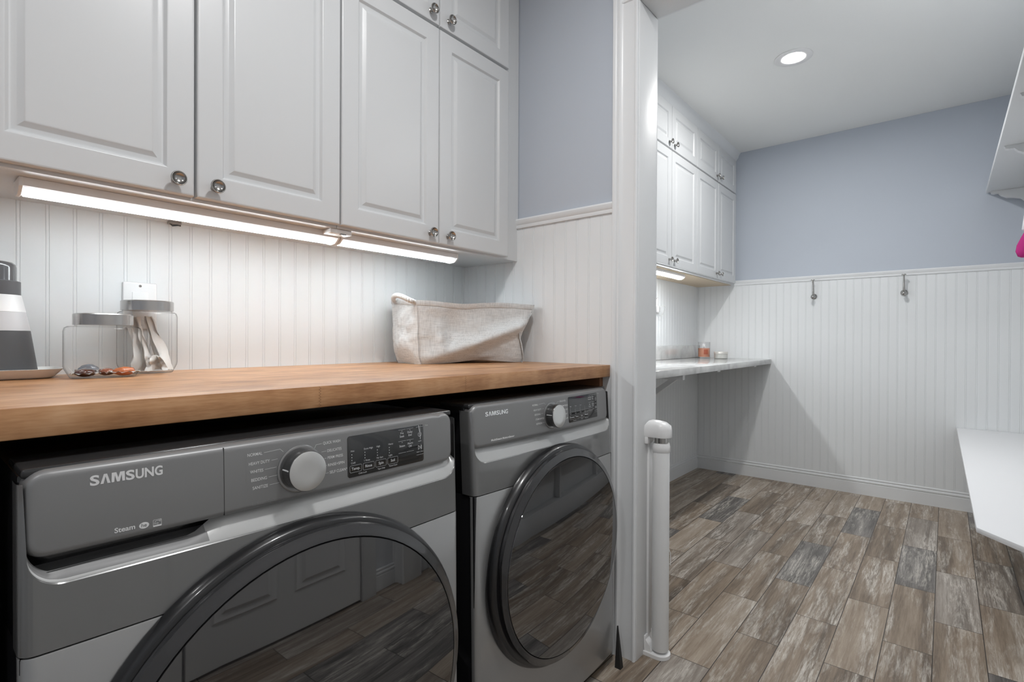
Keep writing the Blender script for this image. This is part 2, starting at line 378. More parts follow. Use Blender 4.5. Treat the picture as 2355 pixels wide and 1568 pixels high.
def wall_cabinet(label, group, x0, x1, z0, z1, knob_z, yd=1.23, mid=None, under=None, fill=0.0, gap=.0035):
    """a two-door cabinet; doors' front at yd"""
    t = thing('wall_cabinet', label, 'cabinet', (x0, yd, z0), 0, group)
    W_, H_ = x1 - x0, z1 - z0
    b = MB(); b.box(.0015, W_ - .0015 + fill, .0195, YW - .0015 - yd, -.004, H_, .0008)
    b.build('carcass', cab_paint, t, smooth=False)
    if under:
        b = MB(); b.box(.003, W_ - .003 + fill, .045, YW - .002 - yd, -.0075, -.0042); b.build('bottom_panel', under, t, smooth=False)
    m_ = (mid - x0) if mid else W_ / 2
    for a, c_, kx in ((gap * .5, m_ - gap / 2, m_ - .0375), (m_ + gap / 2, W_ - gap * .5, m_ + .0375)):
        b = MB(); raised_door(b, c_ - a, H_ - .006)
        o = b.build('door', cab_paint, t, angle=28); o.location = (a, 0, .003)
        knob(o, kx - a, knob_z - z0 - .003)
    return t
G1 = 'white wall cabinets over the washer and dryer'; G2 = 'white wall cabinets in the far room'
wall_cabinet('tall white two-door wall cabinet directly above the washer, with a light bar beneath', G1, .068, .7607, 1.327, 2.0095, 1.3575, gap=.005)
wall_cabinet('tall white two-door wall cabinet above the basket, beside the blue partition wall', G1, .7607, 1.447, 1.327, 2.0095, 1.3575, mid=1.1075, fill=.079)
wall_cabinet('short white cabinet at the top edge of the photo, stacked over the basket cabinet', G1, .7607, 1.447, 2.0125, 2.40, 2.0455, mid=1.1075, fill=.079)
wall_cabinet('tall white far-room cabinet half hidden behind the door jamb, over the light bar', G2, 2.505, 3.316, 1.456, 2.134, 1.492, mid=2.9165, under=raw_ply)
wall_cabinet('tall white far-room cabinet in the corner against the blue wall', G2, 3.316, 4.118, 1.456, 2.134, 1.492, mid=3.722, under=raw_ply, fill=.040)
wall_cabinet('short white top-row far-room cabinet half hidden behind the door jamb', G2, 2.505, 3.316, 2.137, 2.395, 2.172, mid=2.9165)
wall_cabinet('short white top-row far-room cabinet in the corner under the crown moulding', G2, 3.316, 4.118, 2.137, 2.395, 2.172, mid=3.722, fill=.040)

# under-cabinet light bars
lens_near = mat('lit_light_bar_lens', (.9, .9, .9), .4, emit=(.89, .962, 1), es=LED_NEAR)
lens_far = mat('lit_far_light_bar_lens', (.9, .9, .9), .4, emit=(.97, .99, 1), es=LED_FAR)
def light_bar(label, x0, x1, y0, z1, lens, w_=.060, h_=.024):
    t = thing('under_cabinet_light', label, 'light', (x0, y0, z1), 0, 'slim white bars of light under the wall cabinets')
    L_ = x1 - x0
    b = MB(); b.prism([(0, 0), (0, -.0155), (.004, -.0165), (.006, -.0175), (w_ - .012, -h_ + .001), (w_ - .004, -h_), (w_, -h_ + .004), (w_, 0)], 'x', .006, L_ - .006)
    b.build('housing', plastic_w, t, angle=30)
    b = MB(); b.prism([(.012, -.0150), (.0128, -.0238), (.018, -.0270), (w_ - .024, -h_ - .0050), (w_ - .017, -h_ - .0030), (w_ - .016, -h_ + .003)], 'x', .010, L_ - .010)
    b.build('lens', lens, t, angle=50)
    for xa in (0, L_ - .006):
        b = MB(); b.prism([(-.001, 0), (-.001, -.0165), (.009, -.0250), (.016, -.0290), (w_ - .022, -h_ - .0068), (w_ - .004, -h_ - .0030), (w_ + .001, -h_ + .004), (w_ + .001, 0)], 'x', xa, xa + .006, .001)
        b.build('end_cap', plastic_w, t)
    return t
light_bar('long lit white light bar under the cabinet above the washer', .146, .798, 1.297, 1.3225, lens_near)
light_bar('lit white light bar under the cabinet above the basket', .803, 1.256, 1.297, 1.3225, lens_near)
light_bar('lit light bar under the far-room cabinets, seen past the jamb', 2.62, 3.29, 1.297, 1.4480, lens_far)
# small wire clip under the first light bar and the junction box between the bars
t = thing('cable_clip', 'small dark cable clip beside the wall under the first cabinet', 'clip', (.457, 1.505, 1.3225))
b = MB(); b.box(-.012, .014, -.010, .012, -.006, 0, .001); b.build('clip_body', mat('grey_clip', (.30, .28, .26), .5), t)
b = MB(); b.tube([(-.010, -.004, -.005), (-.002, .004, -.009), (.008, -.002, -.007), (.016, .006, -.006)], .0022, 8); b.build('wire', mat('dark_wire', (.05, .05, .05), .5), t)
t = thing('junction_box', 'white wiring box where the two near light bars meet', 'box', (.78, 1.255, 1.3225))
b = MB(); b.box(-.035, .03, .0, .040, -.012, 0, .002); b.build('box_cover', plastic_w, t)
b = MB(); b.box(-.005, .012, -.0005, .006, -.0128, -.011); b.build('slot', mat('dark_slot', (.08, .08, .08), .5), t, smooth=False)

# ------------------------------------------------------------------ near counter
t = thing('countertop', 'thick orange-brown butcher block countertop over the washer and dryer', 'countertop', (.0, .85, .9062))
b = MB(); b.box(-.9, XP - .001, 0, YW - .001 - .85, 0, .0385, .0018); b.build('slab', wood, t)
b = MB(); b.box(XP - .030, XP - .009, .026, .60, -.070, -.0005, .001); o = b.build('ledger', ledger_wood, t)
seam_m = mat('dark_joint_line', (.16, .075, .03), .7)
for jx in (.8485, .4850):
    b = MB(); zz = [(jx + (.0022 if k % 2 else -.0022), .0015 + k * .0355 / 14) for k in range(15)]
    b.grid([[(x - .0004, -.00015, z) for x, z in zz], [(x + .0004, -.00015, z) for x, z in zz]]); b.build('finger_joint', seam_m, t, smooth=False)
o['label'] = 'dark stained wooden support rail under the slab'

# outlet
def wall_plate(label, x, z, w_=.0705, h_=.115, y=YW - .0085):
    t = thing('outlet_plate', label, 'outlet', (x, y, z))
    b = MB(); b.box(-w_ / 2, w_ / 2, -.0055, 0, -h_ / 2, h_ / 2, .0035, 3); b.build('cover_plate', plastic_w, t)
    b = MB()
    b.box(-.0165, .0165, -.0075, -.004, -.0335, .0335, .0012); o = b.build('receptacle', plastic_w, t)
    for s_ in (1, -1):
        b = MB(); b.lathe([(0, -.0068), (.0028, -.0066), (.0034, -.0052), (.0034, -.004)], 14, 'y', (0, 0, s_ * .0485)); b.build('screw', nickel, t)
    return t
wall_plate('white outlet plate on the beadboard behind the taller glass jar', .3905, 1.107)
t = wall_plate('white outlet plate on the far-room wall beside the jamb', 3.365, 1.262)
t = thing('plug', 'white plug with a thin cord loop in the far-room outlet', 'plug', (3.365, YW - .0165, 1.243))
b = MB(); b.box(-.011, .011, -.020, 0, -.028, .014, .003); b.build('plug_body', mat('grey_white_plastic', (.45, .45, .45), .5), t)
b = MB(); b.tube([(.0, -.019, .008), (.022, -.040, .012), (.040, -.040, .010), (.046, -.034, -.01), (.042, -.022, -.042), (.028, -.012, -.052), (.012, -.010, -.048)], .0022, 8); b.build('cord', mat('grey_cord', (.45, .45, .45), .4), t)

# ------------------------------------------------------------------ lettering
_txt = {}
def text_geo(s, bold=0.0):
    cu = bpy.data.curves.new('t', 'FONT'); cu.body = s; cu.size = 1; cu.offset = bold; cu.resolution_u = 4
    o = bpy.data.objects.new('t', cu); C.objects.link(o)
    me = bpy.data.meshes.new_from_object(o.evaluated_get(bpy.context.evaluated_depsgraph_get()))
    V = [(v.co.x, v.co.y) for v in me.vertices]; Fs = [tuple(p.vertices) for p in me.polygons]
    bpy.data.objects.remove(o); bpy.data.curves.remove(cu); bpy.data.meshes.remove(me)
    return V, Fs
CAPH = max(v[1] for v in text_geo('H')[0])
class Ink:
    """flat print: lettering, lines and marks in the (x, z) plane of an appliance's front"""
    def __init__(s): s.V = []; s.F = []
    def add(s, V, Fs):
        n = len(s.V); s.V += V; s.F += [tuple(i + n for i in f) for f in Fs]
    def text(s, t_, x, z, cap, width=None, bold=0.0, right=None, centre=None):
        V, Fs = text_geo(t_, bold)
        if not V: return
        x0 = min(v[0] for v in V); x1 = max(v[0] for v in V); k = cap / CAPH
        kx = width / (x1 - x0) if width else k
        if right is not None: x = right - (x1 - x0) * kx
        if centre is not None: x = centre - (x1 - x0) * kx / 2
        s.add([(x + (v[0] - x0) * kx, z + v[1] * k) for v in V], Fs)
    def line(s, pts, w_=.0004):
        for (ax, az), (bx, bz) in zip(pts[:-1], pts[1:]):
            d = math.hypot(bx - ax, bz - az); nx, nz = -(bz - az) / d * w_ / 2, (bx - ax) / d * w_ / 2
            s.add([(ax + nx, az + nz), (bx + nx, bz + nz), (bx - nx, bz - nz), (ax - nx, az - nz)], [(0, 1, 2, 3)])
    def poly(s, pts): s.add(list(pts), [tuple(range(len(pts)))])
    def ring(s, cx, cz, rx, rz, w_, n=28, a0=0, a1=360):
        P = [(math.radians(a0 + (a1 - a0) * k / n)) for k in range(n + 1)]
        V = [(cx + (rx - q) * math.cos(a), cz + (rz - q) * math.sin(a)) for a in P for q in (0, w_)]
        s.add(V, [(2 * k, 2 * k + 1, 2 * k + 3, 2 * k + 2) for k in range(n)])
    def rrect(s, x0, x1, z0, z1, r, w_=.0004):
        pts = []
        for cx, cz, a in ((x1 - r, z1 - r, 0), (x0 + r, z1 - r, 90), (x0 + r, z0 + r, 180), (x1 - r, z0 + r, 270)):
            pts += [(cx + r * math.cos(math.radians(a + q)), cz + r * math.sin(math.radians(a + q))) for q in (0, 30, 60, 90)]
        s.line(pts + [pts[0]], w_)
    def build(s, name, m, parent, yf):
        b = MB(); b.raw([(x, yf(x, z), z) for x, z in s.V], s.F)
        return b.build(name, m, parent, smooth=False)
ink_white = mat('white_print', (.78, .78, .78), .5)
ink_dim = mat('dim_grey_print', (.26, .26, .26), .5)
ink_display = mat('display_print', (.62, .63, .64), .5)
logo_silver = mat('bright_chrome_lettering', (.92, .92, .92), .12, metal=1)

def brand(ink, x0, x1, z, cap):
    """SAMSUNG with an A that has no bar"""
    W_ = x1 - x0; ws = {'S': .122, 'A': .132, 'M': .182, 'U': .118, 'N': .132, 'G': .118}
    word = 'SAMSUNG'; tot = sum(ws[c] for c in word); gp = (1 - tot) / 6
    x = x0
    for c in word:
        lw = ws[c] * W_
        if c == 'A':
            ink.poly([(x, z), (x + .30 * lw, z), (x + .5 * lw, z + cap * .74), (x + .5 * lw, z + cap), (x + .34 * lw, z + cap)])
            ink.poly([(x + lw, z), (x + .66 * lw, z + cap), (x + .5 * lw, z + cap), (x + .5 * lw, z + cap * .74), (x + .70 * lw, z)])
        elif c == 'M':
            q = lambda u, v: (x + u * lw, z + v * cap)
            ink.poly([q(0, 0), q(.20, 0), q(.25, .70), q(.25, 1), q(.02, 1)]); ink.poly([q(1, 0), q(.98, 1), q(.75, 1), q(.75, .70), q(.80, 0)])
            ink.poly([q(.25, 1), q(.25, .70), q(.40, 0), q(.5, 0), q(.5, .42), q(.36, 1)]); ink.poly([q(.75, 1), q(.64, 1), q(.5, .42), q(.5, 0), q(.60, 0), q(.75, .70)])
        else: ink.text(c, x, z, cap * .96, lw, bold=.030)
        x += lw + gp * W_

# ------------------------------------------------------------------ washer and dryer
steel_light = mat('platinum_steel', (.36, .362, .36), .30, metal=.55, coat=.5, coat_r=.12, bump=((1, 1, 1), 900, .05, .0003))
steel_dark = mat('dark_platinum_fascia', (.20, .201, .20), .24, metal=.4, coat=.7, coat_r=.04)
panel_grey = mat('satin_grey_control_panel', (.25, .251, .252), .42, metal=.4, bump=((1, 1, 1), 1500, .08, .0002))
strip_silver = mat('silver_trim_strip', (.52, .525, .52), .38, metal=.4)
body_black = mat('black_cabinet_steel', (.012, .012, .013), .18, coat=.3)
lip_darkened = mat('darkened_drawer_lip', (.22, .22, .22), .45)  # strip colour darkened here to hold back lamp light on the lip
cavity_grey = mat('dark_grip_recess', (.10, .10, .10), .5)
rim_black = mat('gloss_black_door_rim', (.010, .010, .011), .3, coat=.3)
ring_black = mat('smoked_door_ring', (.036, .036, .038), .24, metal=.3, coat=.7, coat_r=.08)
door_glass_m = mat('dark_door_glass', (.010, .010, .011), .02, ior=1.9, spec=.8)
display_m = mat('dark_display_glass', (.016, .017, .018), .05, ior=1.7)
knob_face_m = mat('brushed_knob_face', (.66, .66, .65), .30, metal=.9)
knob_side_m = mat('dark_knob_side', (.13, .13, .13), .25, metal=.8)

def appliance(name, label, loc, W_, cat, door_c, door_r, glass_r, is_washer, lean):
    ZT = .878
    xo = 0.0 if is_washer else -.029
    g = lambda z: lean * (max(0.0, min(1.06, (z - .45) / .40)) - 1)
    class LB(MB):
        def build(s_, *a, **k):
            for v in s_.bm.verts: v.co.y += g(v.co.z)
            return MB.build(s_, *a, **k)
    class LI(Ink):
        def build(s_, nm, m, par, yf): return Ink.build(s_, nm, m, par, lambda x, z: yf(x, z) + g(z))
    t = thing(name, label, cat, loc, 0, None)
    def bow(x):
        q = abs(2 * x / W_ - 1)
        return .009 * q ** 2.4 - .003
    def plan(nn=28):
        P = []
        xs = [W_ * k / nn for k in range(nn + 1)]
        rc = .016
        for x in xs:
            P.append((x, bow(x)))
        # round the two vertical corners and run back to the seam
        def cor(sg):
            x_e = 0 if sg < 0 else W_
            c_ = []
            for k in range(7):
                a = PI / 2 * k / 6
                c_.append((x_e - sg * (rc - rc * math.sin(a)), bow(x_e - sg * rc * .9) + rc * (1 - math.cos(a)) ))
            return c_
        mid = [p for p in P if rc * 1.2 < p[0] < W_ - rc * 1.2]
        left = cor(-1)[::-1]; right = cor(1)
        return [(0, .046)] + left + mid + right + [(W_, .046)]
    PL = plan()
    XS = [p[0] for p in PL]
    # dark cabinet behind
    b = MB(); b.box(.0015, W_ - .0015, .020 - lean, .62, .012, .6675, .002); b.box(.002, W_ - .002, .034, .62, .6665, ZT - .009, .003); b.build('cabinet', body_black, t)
    for fx in (.06, W_ - .06):
        for fy in (.09, .55):
            b = MB(); b.lathe([(.022, 0), (.022, .006), (.012, .008), (.012, .014)], 16, 'z', (fx, fy, 0)); b.build('foot', black_pl, t)
    # lower front
    zf = .668
    b = LB(); b.grid([[(x, y + dy, z) for x, y in PL[1:-1]] for z, dy in ((.03, .012), (.034, .002), (.04, 0), (zf - .003, 0), (zf - .0012, .001), (zf - .001, .004))])
    b.build('front_panel', steel_light, t, angle=50)
    # fascia: upper edge follows the rounded recess of the control panel
    zs, rr, xe = (.7435 if is_washer else .741), .034, .0075
    def zlow(x):
        q = min(x, W_ - x) - xe
        if q <= 0: return None
        if q < rr: return zs + rr - math.sqrt(max(rr * rr - (rr - q) ** 2, 0))
        return zs
    n_ = 60
    cols = sorted(set([round(p[0], 5) for p in PL] + [xe + .0002 + rr * (k / 14) ** 1.8 for k in range(15)] + [W_ - xe - .0002 - rr * (k / 14) ** 1.8 for k in range(15)] + [W_ * k / n_ for k in range(3, n_ - 2)]))
    def yat(x):
        for (xa, ya), (xb, yb) in zip(PL[:-1], PL[1:]):
            if xa <= x <= xb and xb > xa: return ya + (yb - ya) * (x - xa) / (xb - xa)
        return bow(x)
    b = LB()
    rows = []
    side_top = .862
    colsf = [(0, .046)] + [(p[0], p[1]) for p in PL if p[0] < xe and p != PL[0]] + [(x, yat(x)) for x in cols if xe <= x <= W_ - xe] + [(p[0], p[1]) for p in PL if p[0] > W_ - xe and p != PL[-1]] + [(W_, .046)]
    def top(x):
        z = zlow(x)
        return side_top if z is None else z
    rows = [[(x, y, zf + .001) for x, y in colsf], [(x, y, zf + .0022) for x, y in colsf], [(x, y, top(x) - .0015) for x, y in colsf], [(x, y + .0015, top(x)) for x, y in colsf]]
    b.grid(rows); b.build('fascia', steel_dark, t, angle=35)
    # silver strip sweeping back from the fascia's edge to the underside of the control panel
    PB = .7765; yp = .010
    sx = [x for x in cols if xe + .0001 <= x <= W_ - xe - .0001]
    def inner(x):
        """height and depth of the strip's inner edge"""
        if is_washer:
            if x < .176: return .757 if x > .03 else max(.757, min(zlow(x) + .010, .79)), .016
            if x < .218: q = (x - .176) / .042; return .757 + q * (PB + .004 - .757), .016 + q * .008
        z = zlow(x)
        return max(PB + .004, min(z + .012, .80)), .024
    b = LB(); rows = [[], [], [], []]
    for x in sx:
        z0 = zlow(x); z1, y1 = inner(x); y0 = yat(x)
        rows[0].append((x, y0 + .0012, z0)); rows[1].append((x, y0 + .0022, z0 + min(.0035, (z1 - z0) * .3)))
        rows[2].append((x, y0 + (y1 - y0 - .002) * .55 + .002, z0 + (z1 - z0) * .62)); rows[3].append((x, y1, z1))
    b.grid(rows)
    if is_washer:
        b.bm.faces.ensure_lookup_table()
        for f in b.bm.faces:
            c_ = f.calc_center_median()
            z0 = zlow(c_.x) or 0
            if c_.x < .20 and c_.z - z0 > .0036 and c_.z - z0 - .0036 < (.20 - c_.x) * 1.2: f.material_index = 1
    b.build('trim_strip', [strip_silver, lip_darkened], t, angle=60)
    if is_washer:
        b = LB(); b.grid([[(x, y, z) for x in (.010, .06, .12, .18, .225)] for y, z in ((.014, .7565), (.030, .757), (.042, .762), (.046, .772), (.046, .80))])
        b.build('drawer_grip', cavity_grey, t, angle=60)
    # control panel: rounded bar in front of a dark top
    def rr_outline(x0, x1, z0, z1, r, ins, xs):
        up, lo = [], []
        x0, x1, z0, z1 = x0 + ins, x1 - ins, z0 + ins, z1 - ins; r = max(r - ins, .001)
        for u in xs:
            x = x0 + (x1 - x0) * u; q = min(x - x0, x1 - x)
            d = r - math.sqrt(max(r * r - (r - q) ** 2, 0)) if q < r else 0
            up.append((x, z1 - d)); lo.append((x, z0 + d))
        return up + lo[::-1], len(xs)
    us = sorted(set([.05 * (k / 10) ** 2 for k in range(11)] + [1 - .05 * (k / 10) ** 2 for k in range(11)] + [.05 + .9 * k / 30 for k in range(31)]))
    def loft(b, x0, x1, z0, z1, r, levels, fy):
        rows = []
        for ins, dy in levels:
            O, n = rr_outline(x0, x1, z0, z1, r, ins, us); rows.append([(x, fy(x) + dy, z) for x, z in O])
        V = b.grid(rows, close_u=True); last = V[-1]
        for i in range(n - 1):
            try: b.bm.faces.new([last[i], last[i + 1], last[2 * n - 2 - i], last[2 * n - 1 - i]])
            except ValueError: pass
    fyp = lambda x: bow(x) + .004
    b = LB(); loft(b, .0045, W_ - .012, .7745, .874, .021, [(-.0012, .05), (-.0012, .012), (0, .0068), (.0012, .0038), (.0035, .0012), (.0065, .0003), (.009, 0)], fyp)
    cp = b.build('control_panel', panel_grey, t, angle=50)
    b = MB(); b.box(.004, W_ - .004, .020, .12, ZT - .012, ZT - .0005, .004, 3); b.build('top_cap', mat(name + '_top_plastic', (.03, .03, .031), .22), t)
    yfp = lambda x, z: fyp(x) - .0003
    if is_washer:
        b = LB(); b.box(.2135, .2142, fyp(.214) - .0002, fyp(.214) + .004, .7765, .872); b.build('drawer_seam', black_pl, cp, smooth=False)
    # display
    if is_washer: dx0, dx1, dz0, dz1 = .412, .5845, .7885, .8600
    else: dx0, dx1, dz0, dz1 = .3865, .5515, .7905, .8640
    b = LB(); loft(b, dx0, dx1, dz0, dz1, .005, [(0, .002), (0, -.0003), (.0006, -.0008)], fyp); disp = b.build('display', display_m, t, angle=50)
    yfd = lambda x, z: fyp(x) - .0011
    D = LI(); dw = dx1 - dx0
    bx = [dx0 + .004 + k * .0265 for k in range(4)]
    if is_washer:
        tops = ['Hot', 'Extra High', 'High', 'Heavy']; bots = ['Cold', '1 Rinse', 'No Spin', 'Light']; names = ['Temp.', 'Rinse', 'Spin', 'Soil']
    else:
        tops = ['High', 'More', 'Extra', '']; bots = ['Low', 'Less', 'Time', 'On']; names = ['Dryness', 'Temp.', 'Time', 'Mixed']
    for k, x in enumerate(bx):
        D.rrect(x, x + .0235, dz0 + .0085, dz0 + .0205, .002, .00035)
        D.text(names[k], 0, dz0 + .0125, .0046, centre=x + .0118, bold=.01)
        D.text(bots[k], x + .0025, dz0 + .0235, .0030); 
        if tops[k]: D.text(tops[k], x + .0025, dz0 + .0440, .0030)
        for q in range(3): D.poly([(x + .0035, dz0 + .0288 + q * .0048), (x + .0047, dz0 + .0288 + q * .0048), (x + .0047, dz0 + .0306 + q * .0048), (x + .0035, dz0 + .0306 + q * .0048)])
    D.text('Child Lock', 0, dz0 + .0035, .0026, centre=bx[1] - .001); D.text('*Spin Only' if is_washer else '*Time', 0, dz0 + .0035, .0026, centre=bx[2] + .012); D.text('*Smart Care', 0, dz0 + .0040, .0026, centre=bx[3] + .012)
    qx = dx0 + .109; fn = [('Pre', 'Soak'), ('Delay', 'End'), ('Steam', ''), ('Alarm', 'Off')] if is_washer else [('Wrinkle', 'Prevent'), ('Rack', 'Dry'), ('My', 'Cycle'), ('Alarm', 'Off')]
    for k, (a, c_) in enumerate(fn):
        x = qx + (k % 2) * .0195 + .009; zt = dz1 - .006 - (k // 2) * .0215
        D.line([(x - .0088, zt + .0025), (x + .0088, zt + .0025)], .0004); D.poly([(x - .001, zt - .0005), (x + .001, zt - .0005), (x + .001, zt + .0003), (x - .001, zt + .0003)])
        D.text(a, 0, zt - (.0060 if c_ else .0085), .0038, centre=x, bold=.008)
        if c_: D.text(c_, 0, zt - .0118, .0038, centre=x, bold=.008)
    D.line([(qx, dz1 - .047), (qx + .0178, dz1 - .047)], .0004); D.line([(qx + .0195, dz1 - .047), (qx + .0373, dz1 - .047)], .0004)
    px = dx1 - .0105
    D.line([(px - .009, dz1 - .0035), (px + .009, dz1 - .0035)], .0005)
    D.ring(px, dz1 - .0185, .0044, .0044, .0008, 24, 115, 425); D.line([(px, dz1 - .0185), (px, dz1 - .0135)], .0008)
    D.line([(px - .004, dz1 - .0315), (px + .004, dz1 - .0315)], .0008)
    D.line([(px - .004, dz1 - .0475), (px - .004, dz1 - .0395), (px + .001, dz1 - .0435), (px - .004, dz1 - .0475)], .0008)
    D.line([(px + .0025, dz1 - .0475), (px + .0025, dz1 - .0395)], .0009); D.line([(px + .0046, dz1 - .0475), (px + .0046, dz1 - .0395)], .0009)
    D.text('Hold to Start', 0, dz1 - .0530, .0022, centre=px); D.line([(px - .009, dz1 - .0575), (px + .009, dz1 - .0575)], .0004)
    D.build('display_print', ink_display, disp, yfd)
    # print on the panel
    I = LI(); IR = LI(); IN = LI(); I2 = LI(); I3 = LI(); I4 = LI(); I5 = LI(); I6 = LI()
    if is_washer:
        brand(I3, .0638, .1390, .8495, .0118)
        I4.text('Steam', .0873, .7862, .0058, .0212, bold=.02)
        el = [(.1180 + .0054 * math.cos(2 * PI * k / 28), .7880 + .0040 * math.sin(2 * PI * k / 28)) for k in range(28)]
        I5.poly(el)
        I6.rrect(.1280, .1370, .7832, .7918, .0003, .0004); I6.poly([(.1280, .7832), (.1370, .7832), (.1370, .7850), (.1280, .7850)])
        I6.ring(.1325, .7872, .0036, .0036, .0005, 16, 25, 155); I6.text('energy', .1288, .7862, .0026, .0050); I6.text('*', .1342, .7868, .005)
        names_l = ['NORMAL', 'HEAVY DUTY', 'WHITES', 'BEDDING', 'SANITIZE']; names_r = ['QUICK WASH', 'DELICATES', 'PERM PRESS', 'RINSE+SPIN', 'SELF CLEAN*']
        wl = [.0216, .0308, .0192, .0230, .0225]; wr = [.0318, .0262, .0285, .0308, .0330]
        zl = [.8538, .8405, .8284, .8160, .8040]; zr = [.8535, .8400, .8283, .8160, .8035]
        xl = [.2462, .2480, .2497, .2512, .2530]; xr = [.3670, .3745, .3748, .3752, .3782]
        kc = (.3270, .8218); kr = .0352
    else:
        brand(I3, .0465, .1246, .8465, .0100)
        I4.text('MultiSteam', .0629, .7862, .0044, .037, bold=.03); I5.text('MoistureSensor', .1020, .7862, .0044, .0432, bold=.03)
        names_l = ['NORMAL', 'HEAVY DUTY', 'BEDDING', 'STEAM SANITIZE', 'REFRESH']; names_r = ['DELICATES', 'PERM PRESS', 'QUICK DRY', 'TIME DRY', 'AIR FLUFF']
        wl = [.0245, .0330, .0250, .0360, .0250]; wr = [.0290, .0330, .0300, .0260, .0285]
        zl = [.8540, .8405, .8284, .8160, .8040]; zr = [.8535, .8400, .8283, .8160, .8035]
        xl = [.2205, .2250, .2290, .2325, .2345]; xr = [.3445, .3505, .3535, .3545, .3545]
        kc = (.3045, .8218); kr = .0340
    for n_t, x, z, w2 in zip(names_l, xl, zl, wl):
        I.text(n_t, x, z, .0044, w2, bold=.006)
    for n_t, x, z, w2 in zip(names_r, xr, zr, wr): IR.text(n_t, x, z, .0044, w2, bold=.006)
    ends = [q + kc[0] - .3270 for q in (.2985, .2910, .2890, .2900, .2960)]
    for k in range(5):
        x_s = xl[k] + wl[k] + .0025; zz = zl[k] + .0024
        if k == 0: I.line([(x_s, zz), (ends[0] - .0035, zz + .0015), (ends[0] + .0015, zz - .0035)], .00045)
        elif ends[k] - x_s > .002: I.line([(x_s, zz), (ends[k], zz + .0005)], .00045)
        x_s = xr[k] - .0020; zz = zr[k] + .0022; e_ = kc[0] + .0370
        if k == 0: IR.line([(x_s, zz), (kc[0] + .0275, zz - .0005), (kc[0] + .0245, zz - .0062)], .00045)
        elif x_s - e_ > .002: IR.line([(x_s, zz), (e_, zz - .0003)], .00045)
    I2.line([(xl[0] - .0024, .858), (xl[0] - .0024, .8045)], .0003)
    I2.text('Steam Cycles', .2590 + xo, .7806, .0050, .0305); I2.rrect(.2525 + xo, .2570 + xo, .7806, .7856, .0003, .0004); I2.line([(.2525 + xo, .7831), (.2570 + xo, .7831)], .0004)
    IN.text('*3 sec', dx1 + .004, dz1 - .004, .0022)
    I.build('cycle_print', ink_white, cp, yfp); IR.build('cycle_print', ink_white, cp, yfp); IN.build('note_print', ink_white, cp, yfp); I2.build('faint_print', ink_dim, cp, yfp)
    I4.build('feature_print', ink_white, cp, yfp); I5.build('feature_print', ink_white, cp, yfp)
    if I6.V: I6.build('energy_mark', ink_white, cp, yfp)
    I3.build('brand_lettering', logo_silver if not is_washer else ink_white, cp, yfp)
    if is_washer:
        H = LI(); H.text('he', 0, .7862, .0044, centre=.1180, bold=.01); H.build('mark_print', panel_grey, cp, lambda x, z: fyp(x) - .0005)
    # knob
    y_k = fyp(kc[0])
    kb = LB(); kb.lathe([(kr + .002, .001), (kr + .002, -.0012), (kr + .0012, -.0018), (kr - .002, -.0020), (kr - .006, -.0014)], 48, 'y', (kc[0], y_k, kc[1])); ko = kb.build('control_knob', mat(name + '_knob_base', (.30, .30, .30), .25, metal=.8), t, angle=40)
    kd = .026
    kb = LB(); kb.lathe([(.0295, -.001), (.0298, -.006), (.0312, -kd + .004), (.0312, -kd + .0015), (.0303, -kd + .0004)], 48, 'y', (kc[0], y_k, kc[1])); ks = kb.build('knob_side', knob_side_m, ko, angle=40)
    kb = LB(); kb.lathe([(.0303, -kd + .0004), (.0296, -kd), (.015, -kd + .0003), (0, -kd + .0004)], 48, 'y', (kc[0], y_k, kc[1])); kb.build('knob_face', knob_face_m, ko, angle=40)
    kb = LB(); kb.box(kc[0] - .0318, kc[0] - .0306, y_k - kd + .003, y_k - .006, kc[1] + .004, kc[1] + .0056); kb.build('pointer_mark', ink_white, ko, smooth=False)
    # door
    cz = door_c; cx = W_ / 2; R_ = door_r; rg = glass_r
    n = 96
    def ringrow(r, y, notch=0.0):
        row = []
        for k in range(n):
            a = 2 * PI * k / n
            d = math.degrees(a) % 360
            s_ = 1 / (1 + math.exp(-(d - 172) / 2.2)) * (1 / (1 + math.exp((d - 232) / 2.2)))
            rr_ = r - notch * s_
            row.append((cx + rr_ * math.cos(a), y - lean, cz + rr_ * math.sin(a)))
        return row
    dz_ = .031
    b = MB(); V = b.grid([ringrow(R_ + .004, .006), ringrow(R_ + .004, .002), ringrow(R_, -.010), ringrow(R_ - .004, -.0135), ringrow(R_ - .012, -.0140)], close_u=True)
    V[-1] and b.bm.faces.new(V[-1]); d_o = b.build('door', rim_black, t, angle=40)
    b = MB(); q = .012
    b.grid([ringrow(R_ - .011, -.0125, q), ringrow(R_ - .0085, -.0145, q), ringrow(R_ - .0080, -.017, q), ringrow(R_ - .0095, -.0195, q * .9), ringrow(R_ * .66 + rg * .34, -.0240, q * .5), ringrow(R_ * .33 + rg * .67, -.0275, q * .2), ringrow(rg + .005, -.0300), ringrow(rg + .0018, -dz_ + .0002), ringrow(rg + .0012, -dz_ + .002)], close_u=True)
    b.build('door_ring', ring_black, d_o, angle=45)
    b = MB(); rows = [ringrow(rg + .0002, -dz_ + .0015), ringrow(rg - .0006, -dz_ - .0003)]
    for k in range(1, 9):
        q = 1 - k / 9; rows.append(ringrow(rg * q, -dz_ - .0005 - .007 * (1 - q * q)))
    V = b.grid(rows, close_u=True); b.bm.faces.new(V[-1]); b.build('door_glass', door_glass_m, d_o, angle=60)
    return t
appliance('washing_machine', 'grey front-load washing machine on the left with a detergent drawer', (.0885, .787, 0), .678, 'washing machine', .4260, .3120, .2830, True, .014)
appliance('clothes_dryer', 'grey front-load dryer on the right, beside the door casing', (.8480, .8235, 0), .632, 'dryer', .455, .2860, .2560, False, .023)

